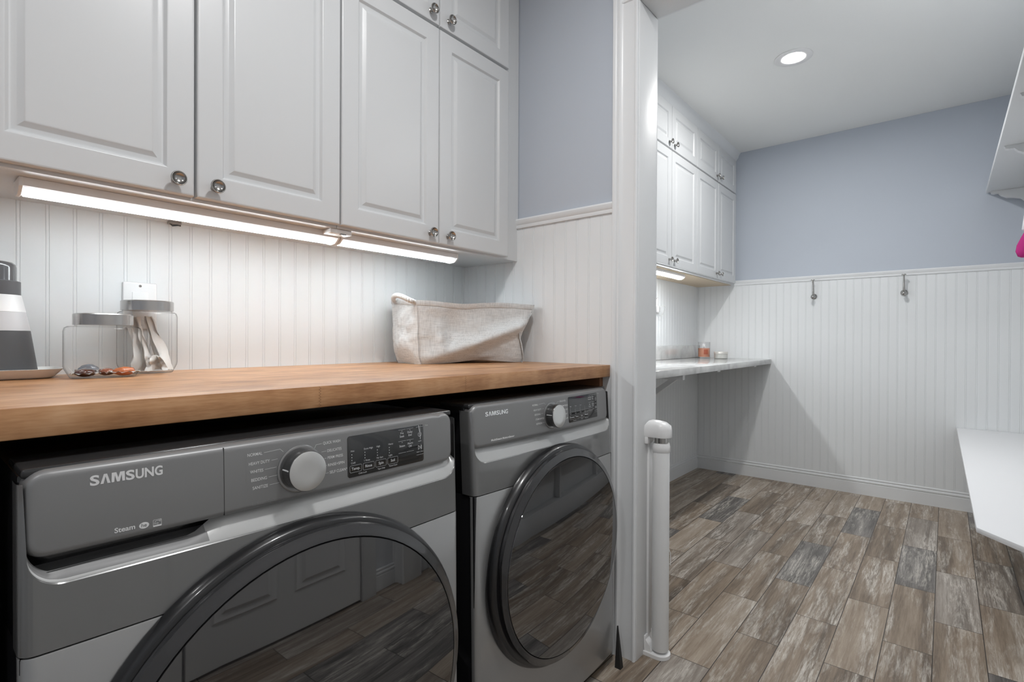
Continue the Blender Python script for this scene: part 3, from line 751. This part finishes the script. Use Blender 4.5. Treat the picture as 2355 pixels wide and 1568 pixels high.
# ------------------------------------------------------------------ things between and beside the machines
t = thing('dark_block', 'dark charcoal block in the gap between washer and dryer', 'block', (.795, 1.02, 0))
b = MB(); b.prism([(-.16, 0), (.10, 0), (.10, .20), (.06, .255), (-.10, .275), (-.16, .24)], 'x', -.018, .012, .004); b.build('block_body', mat('dark_charcoal', (.03, .03, .035), .55), t)  # plain dark block with a sloping top
t = thing('wood_strip', 'black tapered strip leaning between the dryer and the door casing', 'strip', (1.468, .80, 0))
b = MB(); b.raw([(-.016, -.030, 0), (.002, -.030, 0), (.002, -.010, 0), (-.016, -.010, 0), (.0140, -.004, .115), (.0175, -.004, .115), (.0175, -.001, .115), (.0140, -.001, .115)], [(0, 1, 2, 3), (4, 5, 6, 7), (0, 1, 5, 4), (1, 2, 6, 5), (2, 3, 7, 6), (3, 0, 4, 7)]); b.build('strip_body', mat('black_rubber', (.016, .015, .015), .5), t, smooth=False)
t = thing('dark_filler', 'added black board filling the dark space left of the washer, under the countertop', 'panel', (.045, .86, 0))
b = MB(); b.box(-.02, .0, 0, .66, 0, .905, .001); b.build('panel_board', mat('black_filler_board', (.016, .016, .017), .5), t)  # board added only to make the space beside the washer dark

# ------------------------------------------------------------------ on the near counter
ZT_ = .9448
def hexa(r, a0, z, rnd=.0, cx=0, cy=0, n=8):
    P = []
    for k in range(6):
        a = a0 + k * PI / 3; p = Vector((math.cos(a) * r, math.sin(a) * r, 0))
        pa = Vector((math.cos(a - PI / 3) * r, math.sin(a - PI / 3) * r, 0)); pb = Vector((math.cos(a + PI / 3) * r, math.sin(a + PI / 3) * r, 0))
        c0 = p + (pa - p).normalized() * rnd; c1 = p + (pb - p).normalized() * rnd
        for q in range(5):
            s_ = q / 4; P.append(tuple((c0 * (1 - s_) ** 2 + p * 2 * s_ * (1 - s_) + c1 * s_ * s_) + Vector((cx, cy, z))))
    return P
lid_steel = mat('brushed_lid_steel', (.50, .49, .48), .24, metal=1, bump=((1, 1, 60), 12, .06, .001))
def glass_jar(label, loc, r, h, a0, lid_r, lid_h):
    t = thing('glass_jar', label, 'jar', loc, a0, 'glass jars with steel lids on the wood counter')
    b = MB(); rn = .012
    rows = [hexa(r * .80, 0, .0005, rn), hexa(r * .84, 0, .0015, rn), hexa(r * .985, 0, .020, rn), hexa(r, 0, .026, rn), hexa(r, 0, h - .010, rn), hexa(r * .97, 0, h - .003, rn), hexa(r * .90, 0, h, rn)]
    neck = [(lid_r * .93 * math.cos(2 * PI * k / 30 - .12), lid_r * .93 * math.sin(2 * PI * k / 30 - .12), h + .001) for k in range(30)]
    rows.append(neck); rows.append([(x, y, h + .010) for x, y, z in neck])
    V = b.grid(rows, close_u=True); b.bm.faces.new(V[0]); b.build('glass_body', jar_glass, t, angle=35)
    b = MB(); b.lathe([(lid_r, h + .0035), (lid_r, h + .0035 + lid_h - .002), (lid_r - .002, h + .0035 + lid_h), (0, h + .0037 + lid_h)], 48); b.lathe([(lid_r - .0015, h + .0036), (lid_r - .0015, h + lid_h - .002), (0, h + lid_h - .002)], 48)
    b.build('lid', lid_steel, t, angle=35); return t
J1 = (.2870, 1.375); J2 = (.3885, 1.4590)
glass_jar('short wide glass jar with steel lid and a few laundry pods inside', (*J1, ZT_), .0755, .1065, math.radians(-102), .0515, .0235)
glass_jar('tall glass jar with steel lid holding white dryer sheets', (*J2, ZT_), .0680, .1440, math.radians(-104), .0525, .0230)
film = mat('clear_pod_film', (.62, .62, .60), .25, spec=.6)
def pod(label, loc, rz, col, sx, sy, sz):
    t = thing('laundry_pod', label, 'laundry pod', loc, rz, 'laundry pods in the short jar')
    def blob(b, s1, s2, s3, amp, cz, fl=0.0):
        rows = []
        for i in range(9):
            th = -PI / 2 + PI * i / 8; row = []
            for k in range(20):
                ph = 2 * PI * k / 20
                d = Vector((math.cos(th) * math.cos(ph), math.cos(th) * math.sin(ph), math.sin(th)))
                q = 1 + amp * mnoise.noise(d * 3 + Vector((loc[0] * 90, loc[1] * 70, rz)))
                row.append((d.x * s1 * q, d.y * s2 * q, cz + d.z * s3 * (1 + amp * .4 * mnoise.noise(d * 4))))
            rows.append(row)
        b.grid(rows, close_u=True)
    b = MB(); blob(b, sx, sy, sz, .22, sz * 1.1); b.build('gel_fill', mat('pod_gel', col, .25, coat=.8), t, angle=80)
    b = MB(); rows = []
    for r_ in (.9, 1.15, 1.38):
        rows.append([(sx * r_ * math.cos(2 * PI * k / 26) * (1 + .06 * math.sin(5 * k)), sy * r_ * math.sin(2 * PI * k / 26), sz * (1.0 + (.16 * math.sin(2.3 * k + rz * 3)) * (r_ - .85) * 3)) for k in range(26)])
    b.grid(rows, close_u=True); b.build('film_edge', film, t, angle=80)
PZ = ZT_ + .0018
pod('dark brown laundry pod at the left of the short jar', (J1[0] - .034, J1[1] - .018, PZ), .6, (.09, .030, .022), .020, .015, .0085)
pod('orange laundry pod at the right of the short jar', (J1[0] + .030, J1[1] - .026, PZ), .1, (.62, .17, .055), .021, .015, .0095)
pod('reddish laundry pod in the middle of the short jar', (J1[0] + .006, J1[1] + .006, PZ), 1.2, (.35, .11, .06), .017, .014, .008)
pod('pale blue-grey laundry pod behind the others in the short jar', (J1[0] - .020, J1[1] + .030, PZ), .3, (.32, .36, .42), .018, .014, .012)
# dryer sheets: crumpled cloths standing in the tall jar
cloth_w = mat('white_dryer_sheet', (.70, .68, .655), .8, bump=((1, 1, 1), 90, .3, .002))
def sheet(label, loc, rz, w0, w1, h_, lean, seed):
    b = MB(); rows = []; n, m_ = 18, 14
    for i in range(n):
        v = i / (n - 1); row = []
        for k in range(m_):
            u = k / (m_ - 1) - .5; ww = w0 + (w1 - w0) * v
            x = u * ww + lean * (v - .5); y = .010 * math.sin(5 * u + seed) + .012 * mnoise.noise(Vector((u * 5 + seed, v * 4, seed))) + .008 * math.cos(9 * u * (1 + v))
            row.append((x, y, v * h_ + .004 * mnoise.noise(Vector((u * 6, seed, 0)))  + .004))
        rows.append(row)
    b.grid(rows)
    b.grid([[(x, y + .0012, z) for x, y, z in r] for r in rows], flip=True)
    o = b.build('dryer_sheet', cloth_w, None, angle=80, norm=False); o.location = loc; o.rotation_euler = (0, 0, rz)
    return tag(o, label, 'dryer sheet', 'dryer sheets in the tall jar')
sheet('folded white dryer sheet leaning left inside the tall jar', (J2[0] - .020, J2[1] - .012, ZT_ + .003), -.75, .040, .020, .124, -.022, 1.3)
sheet('white dryer sheet at the right inside the tall jar', (J2[0] + .020, J2[1] + .014, ZT_ + .003), -.75, .040, .018, .128, -.034, 4.1)
sheet('small white dryer sheet at the bottom front of the tall jar', (J2[0] + .008, J2[1] - .034, ZT_ + .003), -.55, .044, .030, .034, -.006, 7.7)

# tray with the grey bottles
ceramic = mat('white_ceramic', (.78, .775, .76), .22)
def rrpoly(x0, x1, y0, y1, r, z, n=6):
    P = []
    for cx, cy, a in ((x1 - r, y1 - r, 0), (x0 + r, y1 - r, 90), (x0 + r, y0 + r, 180), (x1 - r, y0 + r, 270)):
        P += [(cx + r * math.cos(math.radians(a + 90 * q / n)), cy + r * math.sin(math.radians(a + 90 * q / n)), z) for q in range(n + 1)]
    return P
b = MB()
def tr(i, z): return rrpoly(-.16 + i, .094 - i, -.075 + i, .075 - i, .045 - i * .6, z)
V = b.grid([tr(.020, .0), tr(.013, .004), tr(.001, .0185), tr(.0, .0195), tr(.0025, .0200), tr(.006, .0185), tr(.016, .006), tr(.022, .0045)], close_u=True)
b.bm.faces.new(V[0]); b.bm.faces.new(V[-1]); o = b.build('tray', ceramic, None, angle=60); o.location = (.135, 1.452, ZT_); tag(o, 'low white ceramic tray at the left edge of the counter under the bottles', 'tray')
grey_granular = mat('dark_grey_bottle_body', (.075, .077, .082), .45, bump=((1, 1, 1), 700, .3, .0006))
t = thing('bottle', 'tapered grey and white bottle with a dark cap on the white tray', 'bottle', (.1270, 1.452, ZT_ + .0062), 0, 'grey bottles on the tray')
b = MB(); b.lathe([(0, 0), (.064, 0), (.0665, .003), (.0660, .006), (.0545, .0905)], 48); b.build('body', grey_granular, t, angle=35)
b = MB(); b.lathe([(.0547, .0906), (.0475, .128), (.0450, .128), (.0450, .090), (.0547, .0906)], 48); b.build('pale_band', mat('frosted_grey_band', (.52, .52, .53), .4), t, angle=35)
b = MB(); b.lathe([(.0477, .1282), (.0408, .162), (.0380, .162), (.0380, .128), (.0477, .1282)], 48); b.build('white_band', mat('white_bottle_band', (.76, .76, .76), .3), t, angle=35)
b = MB(); b.lathe([(.037, .161), (.0402, .1625), (.0400, .1890), (.0365, .1905), (.032, .1905)], 48); b.build('collar', mat('dark_grey_collar', (.10, .10, .105), .4), t, angle=35)
b = MB(); b.lathe([(.0348, .189), (.0342, .191), (.0342, .2170), (.0328, .2230), (.0285, .2275), (.020, .2290), (0, .2293)], 40); b.build('cap', mat('smoky_gloss_cap', (.085, .085, .09), .18, coat=.6), t, angle=40)
t = thing('bottle', 'second dark grey bottle, mostly cut off by the left edge of the photo', 'bottle', (.030, 1.412, ZT_ + .0062), 0, 'grey bottles on the tray')
b = MB(); b.lathe([(0, 0), (.030, 0), (.032, .003), (.024, .078), (.016, .094)], 40); b.build('body', mat('slate_bottle_body', (.16, .17, .19), .4), t, angle=35)
b = MB(); b.lathe([(.0155, .094), (.0165, .096), (.0160, .118), (.012, .122), (0, .1225)], 32); b.build('cap', black_pl, t, angle=40)

# linen basket
def linen_mat():
    m = bpy.data.materials.new('natural_linen'); m.use_nodes = True; nt = m.node_tree; b = nt.nodes['Principled BSDF']; L = nt.links.new
    tc = nd(nt, 'ShaderNodeTexCoord'); hs = []
    for sc in ((30, 30, 520), (420, 420, 16)):
        q = nd(nt, 'ShaderNodeMapping'); q.inputs['Scale'].default_value = sc; L(tc.outputs['Object'], q.inputs[0])
        n = nd(nt, 'ShaderNodeTexNoise'); n.inputs['Scale'].default_value = 1; n.inputs['Detail'].default_value = 2; L(q.outputs[0], n.inputs['Vector']); hs.append(n)
    mx = nd(nt, 'ShaderNodeMix', data_type='FLOAT'); mx.inputs[0].default_value = .5; L(hs[0].outputs[0], mx.inputs[2]); L(hs[1].outputs[0], mx.inputs[3])
    r = ramp(nt, [(.32, (.53, .545, .55)), (.5, (.69, .71, .715)), (.66, (.79, .81, .815))]); L(mx.outputs[0], r.inputs[0]); L(r.outputs[0], b.inputs['Base Color'])
    b.inputs['Roughness'].default_value = .95; b.inputs['Specular IOR Level'].default_value = .1
    bp = nd(nt, 'ShaderNodeBump'); bp.inputs['Strength'].default_value = .35; bp.inputs['Distance'].default_value = .0012; L(mx.outputs[0], bp.inputs['Height']); L(bp.outputs[0], b.inputs['Normal'])
    return m
linen = linen_mat()
FL, FR, BR, BL = Vector((1.088, 1.315, 0)), Vector((1.462, 1.163, 0)), Vector((1.502, 1.315, 0)), Vector((1.122, 1.480, 0))
tFL, tFR, tBR, tBL = Vector((1.075, 1.300, .207)), Vector((1.492, 1.138, .206)), Vector((1.510, 1.325, .205)), Vector((1.120, 1.500, .222))
tk = thing('fabric_basket', 'oatmeal linen fabric basket with rope handle on the wood counter', 'basket', (1.29, 1.33, ZT_))
def bag_pt(k, s_, v, out=0.0):
    B = [FL, FR, BR, BL]; T = [tFL, tFR, tBR, tBL]
    a = B[k].lerp(B[(k + 1) % 4], s_); c = T[k].lerp(T[(k + 1) % 4], s_)
    p = a.lerp(c, v)
    d = (B[(k + 1) % 4] - B[k]); nrm = Vector((d.y, -d.x, 0)).normalized()
    edge = math.sin(PI * s_)
    disp = 0.0
    if k == 0:
        f = v - (.06 + .62 * s_ ** 1.15)
        disp += .024 * math.exp(-(f / .12) ** 2) * (.35 + .65 * s_) * min(1, edge * 3)
        disp -= .026 * max(0, min(1, -f * 2.4)) * edge
        disp -= .016 * math.exp(-((s_ - .28) / .1) ** 2 - ((v - .62) / .25) ** 2)
        disp += .010 * math.exp(-((s_ - .20) / .04) ** 2 - ((v - .45) / .35) ** 2)
        disp -= .014 * math.exp(-((s_ - .5) / .3) ** 2 - ((v - .75) / .3) ** 2)
        p.z += -.010 * math.exp(-((s_ - .36) / .2) ** 2) * v + .004 * math.sin(PI * s_) * v
        p.z += .010 * math.exp(-((s_ - .58) / .22) ** 2) * max(0, 1 - v * 9) 
    if k == 1:
        disp += -.020 * math.exp(-((v - .58) / .16) ** 2) * (1 - s_ * .4)
    if k == 3:
        disp += .012 * math.sin(PI * v) * edge + .010 * math.exp(-((v - .25) / .2) ** 2) * edge
    wc = (s_ ** 5 if k == 0 else (1 - s_) ** 3 if k == 1 else 0)
    p += Vector((-.024, .010, 0)) * wc * math.exp(-((v - .44) / .26) ** 2)
    p += Vector((.012, -.004, 0)) * wc * (1 - v) ** 4
    # round the corners, pull the waist at the right front corner
    cr = .030 * (1 - v * .55)
    e0 = max(0, 1 - s_ / .12); e1 = max(0, 1 - (1 - s_) / .12)
    disp -= cr * .5 * (e0 ** 2 + e1 ** 2)
    wr = .0045 * mnoise.noise(Vector((p.x * 22, p.y * 22, v * 5))) + .0022 * mnoise.noise(Vector((p.x * 60, p.y * 60, v * 14)))
    q = (1 - v) ** 8 * .010
    return p + nrm * (disp + wr * (1 - abs(2 * v - 1) * .5) - q + out)
nS, nV = 44, 34
def ring_at(v, out=0.0):
    row = []
    for k in range(4):
        for i in range(nS): row.append(bag_pt(k, i / nS, v, out))
    return row
org = Vector((1.29, 1.33, 0))
b = MB(); rows = [[p - org for p in ring_at(i / nV)] for i in range(nV + 1)]
for i in range(6): rows.append([p - org for p in ring_at(1 - i / 40, -.004)])
V = b.grid(rows, close_u=True)
cen = [(p - org) for p in ring_at(0)]; b.bm.faces.new([b.bm.verts.new(p * .985 + Vector((0, 0, .0006))) for p in cen])
b.build('fabric_body', linen, tk, angle=80)
b = MB(); top = [p - org for p in ring_at(1.0, .0012)]; low = [p - org for p in ring_at(.935, .0022)]; lo2 = [p - org for p in ring_at(.925, .0008)]
b.grid([lo2, low, [p + Vector((0, 0, .0014)) for p in top], [p - org + Vector((0, 0, .001)) for p in ring_at(1.0, -.005)]], close_u=True); b.build('hem', linen, tk, angle=60)
rope = mat('white_cotton_rope', (.66, .655, .64), .9)
hp = []
A0 = tBL.lerp(tFL, .22) - org; B0 = tBL.lerp(tFL, .92) - org
for k in range(41):
    s_ = k / 40; p = A0.lerp(B0, s_); arch = math.sin(PI * s_) ** .6
    hp.append(p + Vector((-.045, -.022, 0)) * arch + Vector((-.004, -.004, -.006 + .016 * math.sin(PI * s_))))
b = MB()
for ph in (0, PI):
    tw = []
    for k, p in enumerate(hp):
        pass
    pts = []
    for q in range(161):
        s_ = q / 160; f = s_ * 40; i0 = min(int(f), 39); p = hp[i0].lerp(hp[i0 + 1], f - i0); tg = (hp[i0 + 1] - hp[i0]).normalized()
        n1 = tg.cross(Vector((0, 0, 1))).normalized(); n2 = tg.cross(n1); an = ph + s_ * 60
        pts.append(p + (n1 * math.cos(an) + n2 * math.sin(an)) * .0036)
    b.tube(pts, .0050, 8)
b.build('rope_handle', rope, tk, angle=80)

# ------------------------------------------------------------------ far-room counter
t = thing('countertop', 'pale grey marble-look counter wrapped along the far-room wall', 'countertop', (XP2 + .024, .985, .853))
b = MB(); b.box(0, XF - .0095 - XP2 - .024, 0, YW - .0095 - .985, 0, .035, .003); b.build('slab', marble, t)
b = MB(); b.box(0, XF - .0095 - XP2 - .024, YW - .028 - .985, YW - .0095 - .985, .0355, .132, .002); b.build('backsplash', marble, t)
b = MB(); br_x = 2.58 - XP2 - .024
b.box(br_x, br_x + .03, .04, YW - .0125 - .985, -.03, -.001, .002); b.box(br_x, br_x + .03, YW - .042 - .985, YW - .0125 - .985, -.36, -.03, .002)
b.build('bracket', white_paint, t)
b = MB(); b.prism([(.075, -.030), (.115, -.030), (.515, -.315), (.515, -.36)], 'x', br_x + .004, br_x + .026); b.build('brace', white_paint, t, smooth=False)
for cxw in (3.05, 3.80):
    b = MB(); b.box(cxw - XP2, cxw - XP2 + .05, .030, .07, -.012, -.001, .002); b.build('shelf_clip', white_paint, t)
t = thing('candle', 'glass candle with coral wax in the far corner of the grey counter', 'candle', (4.0, 1.425, .888))
b = MB(); b.lathe([(.043, .0005), (.0445, .004), (.0445, .122), (.0435, .1235), (.0425, .122), (.0425, .012)], 40); b.build('glass', thin_glass('candle_glass', (.975, .975, .975), .5), t, angle=40)
b = MB(); b.lathe([(0, .010), (.0415, .010), (.0418, .012), (.0418, .076), (.030, .074), (0, .073)], 40); b.build('wax', mat('coral_wax', (.66, .30, .19), .45), t, angle=40)
b = MB(); b.tube([(0, 0, .073), (.001, 0, .086)], .0015, 6); b.build('wick', black_pl, t)
pts = [(.0424 * math.cos(a), .0424 * math.sin(a)) for a in [math.radians(198 + 4 * k) for k in range(11)]]
b = MB(); b.grid([[(x * 1.06, y * 1.06, z) for x, y in pts] for z in (.030, .066)]); o = b.build('front_label', mat('red_patterned_label', (.42, .11, .06), .5), t); o['label'] = 'small red patterned label'
t = thing('lidded_tin', 'small round pale tin with a lid beside the candle', 'tin', (4.0, 1.298, .888))
tin = mat('pale_tin', (.62, .62, .59), .35, metal=.3)
b = MB(); b.lathe([(0, .0005), (.045, .0005), (.048, .003), (.048, .032), (.047, .033)], 40); b.build('tin_body', tin, t, angle=40)
b = MB(); b.lathe([(.0485, .033), (.0495, .034), (.0495, .049), (.048, .051), (0, .0515)], 40); b.build('lid', mat('pale_tin_lid', (.66, .64, .60), .35, metal=.3), t, angle=40)

# ------------------------------------------------------------------ recessed ceiling light in the far room
t = thing('recessed_light', 'round recessed ceiling light glowing in the far-room ceiling', 'ceiling light', (2.925, .600, ZC))
b = MB(); b.lathe([(.086, -.0005), (.086, -.003), (.083, -.0045), (.056, -.0040), (.050, -.0030), (.046, -.0008)], 48); b.build('trim_ring', plastic_w, t, angle=40)
b = MB(); b.lathe([(.0465, -.0012), (.044, -.0022), (0, -.0024)], 40); b.build('lens', mat('lit_downlight_lens', (.9, .9, .9), .4, emit=(1, .99, .975), es=DOWN), t)

# ------------------------------------------------------------------ coat hooks on the far wall
def coat_hook(label, y):
    t = thing('coat_hook', label, 'hook', (XF - .0085, y, 1.335), 0, 'satin nickel coat hooks on the white beadboard')
    b = MB(); b.lathe([(.020, 0), (.020, -.003), (.017, -.007), (.011, -.011), (.008, -.016)], 24, 'x'); b.build('base_plate', nickel, t, angle=40)
    b = MB(); b.tube([(-.012, 0, 0), (-.024, 0, .004), (-.031, 0, .018), (-.033, 0, .045), (-.036, 0, .080), (-.045, 0, .112)], .0045, 10, rfun=lambda s_: .0085 - .0035 * s_)
    b.lathe([(.0, .108), (.012, .109), (.0130, .112), (.011, .1155), (0, .116)], 16, 'z', (-.045, 0, 0)); b.build('upper_prong', nickel, t, angle=50)
    b = MB(); b.tube([(-.014, 0, -.002), (-.028, 0, -.012), (-.038, 0, -.010)], .0048, 10); b.lathe([(0, -.014), (.010, -.010), (.0145, 0), (.010, .010), (0, .014)], 20, 'z', (-.040, 0, -.006)); b.build('lower_prong', nickel, t, angle=60)
coat_hook('satin nickel coat hook on the far wall nearer the cabinets', .712)
coat_hook('satin nickel coat hook on the far wall, right of the other', .206)

# ------------------------------------------------------------------ bench, shelf and mitten at the right
t = thing('bench', 'white bench with a cut corner along the right wall', 'bench', (1.7, YR, 0))
b = MB(); b.prism([(XF - .012 - 1.7, .012), (XF - .012 - 1.7, .346), (.277, .330), (.18, .253), (-.010, .100), (-.010, .012)], 'z', .485, .500, .002); b.build('seat_board', mat('white_bench_paint', (.84, .845, .86), .4, bump=((3, 40, 3), 6, .08, .002)), t)
for nm, x0, x1, y0, y1, z0, z1 in (('plinth', .05, 2.44, .020, .112, 0, .15), ('top_rail', .05, 2.44, .092, .112, .39, .484), ('back_board', .05, 2.44, .018, .026, .15, .484),
        ('divider', .05, .075, .026, .111, .15, .39), ('divider', .84, .865, .026, .091, .15, .39), ('divider', 1.62, 1.645, .026, .091, .15, .39), ('divider', 2.415, 2.44, .026, .111, .15, .39)):
    b = MB(); b.box(x0, x1, y0, y1, z0, z1, .0015); b.build(nm, white_paint, t)
t = thing('wall_shelf', 'white bracketed shelf high on the right wall', 'shelf', (XP2, YR, 1.9038))
SX = XF - .012 - XP2
b = MB(); b.box(.03, SX, .0015, .2235, 0, .022, .003); b.build('shelf_board', white_paint, t)
def corbel(x0, x1):
    P = [(.002, 0), (.205, 0), (.200, -.012), (.188, -.016), (.172, -.014), (.160, -.030), (.135, -.046), (.105, -.050), (.075, -.058), (.05, -.085), (.03, -.12), (.015, -.15), (.002, -.155)]
    b = MB(); b.prism(P, 'x', x0, x1, .001); b.build('corbel', white_paint, t, smooth=False)
corbel(SX - .03, SX - .001); corbel(SX - .95, SX - .92); corbel(SX - 1.60, SX - 1.57)
b = MB(); b.box(.03, SX, .0015, .014, -.20, -.001, .002); b.build('back_rail', white_paint, t)
pink = mat('magenta_knit', (.48, .018, .20), .8, bump=((1, 1, 1), 300, .4, .001))
t = thing('mitten', 'magenta mitten with white cuff hanging under the right shelf', 'mitten', (3.47, -.312, 1.43))
def lump(b, pts, n=18):
    rows = []
    for z, rx, ry, cx, cy in pts: rows.append([(cx + rx * math.cos(2 * PI * k / n), cy + ry * math.sin(2 * PI * k / n), z) for k in range(n)])
    V = b.grid(rows, close_u=True); b.bm.faces.new(V[0]); b.bm.faces.new(V[-1])
b = MB(); lump(b, [(.0, .012, .016, 0, .022), (.006, .022, .030, 0, .020), (.03, .028, .044, 0, .014), (.06, .028, .048, 0, .006), (.10, .026, .042, 0, -.004), (.135, .024, .034, 0, -.012)]); 
lump(b, [(.030, .010, .010, -.022, .0), (.05, .014, .013, -.026, .004), (.085, .012, .014, -.018, .002), (.10, .006, .008, -.010, 0)])
b.build('mitten_body', pink, t, angle=80)
b = MB(); lump(b, [(.128, .030, .042, 0, -.010), (.135, .036, .047, 0, -.010), (.20, .034, .044, 0, -.014), (.215, .022, .028, 0, -.026), (.27, .008, .008, 0, -.04)]); b.build('cuff', mat('white_fleece_cuff', (.80, .79, .84), .9), t, angle=80)

# ------------------------------------------------------------------ retractable gate on the jamb
t = thing('retractable_gate', 'white rolled retractable gate mounted upright on the door jamb', 'gate', (1.604, .708, 0))
gate_fab = mat('white_gate_mesh', (.76, .765, .765), .5)
b = MB(); b.lathe([(0, .022), (.026, .022), (.0268, .026), (.0268, .665), (.0258, .668), (0, .668)], 40); b.build('roll', gate_fab, t, angle=40)
b = MB(); b.lathe([(.0262, .664), (.0285, .667), (.0285, .684), (.0255, .693), (.018, .694)], 40); b.build('collar', plastic_w, t, angle=40)
b = MB(); b.lathe([(.021, .690), (.021, .718)], 32); b.build('metal_neck', nickel, t, angle=40)
def stadium(r, yb, z, n=16):
    return [(r * math.cos(PI + PI * k / n), r * math.sin(PI + PI * k / n) * 1.0, z) for k in range(n + 1)] + [(r, yb, z), (-r, yb, z)]
yb = .752 - .708
b = MB(); V = b.grid([stadium(.0325, yb, .713), stadium(.0335, yb, .716), stadium(.0335, yb, .738), stadium(.031, yb, .750), [(x * .8, y * .72 + .006, z) for x, y, z in stadium(.031, yb, .760)], [(x * .5, y * .4 + .018, z) for x, y, z in stadium(.031, yb, .764)]], close_u=True)
b.bm.faces.new(V[0]); b.bm.faces.new(V[-1]); b.box(-.0325, .0325, yb - .012, yb, .690, .715, .002); b.build('top_bracket', plastic_w, t, angle=45)
b = MB(); V = b.grid([stadium(.0325, yb, .0005), stadium(.0325, yb, .012), stadium(.030, yb, .014)], close_u=True); b.bm.faces.new(V[0]); b.bm.faces.new(V[-1])
b.box(-.030, .030, yb - .006, yb, .012, .062, .002); b.prism([(yb - .006, .05), (yb - .006, .014), (yb - .026, .014), (yb - .022, .03)], 'x', -.028, .0); b.build('bottom_bracket', plastic_w, t, angle=45)
b = MB(); b.box(-.012, .012, yb - .008, yb, .06, .692, .001); b.build('mounting_rail', plastic_w, t)
white_cord = mat('white_cord', (.8, .8, .8), .6)
b = MB(); b.tube([(.030, -.006, .735), (.0325, -.008, .70), (.029, -.006, .676)], .0016, 6); b.build('pull_cord', white_cord, t)
b = MB(); b.tube([(.027, -.006, .668), (.034, -.009, .65), (.0345, -.009, .58), (.030, -.006, .548)], .0016, 6); b.build('pull_cord', white_cord, t)
b = MB(); b.tube([(.028, -.004, .345), (.036, -.012, .342), (.041, -.016, .325), (.041, -.016, .285)], .0013, 6); b.build('pull_cord', white_cord, t)
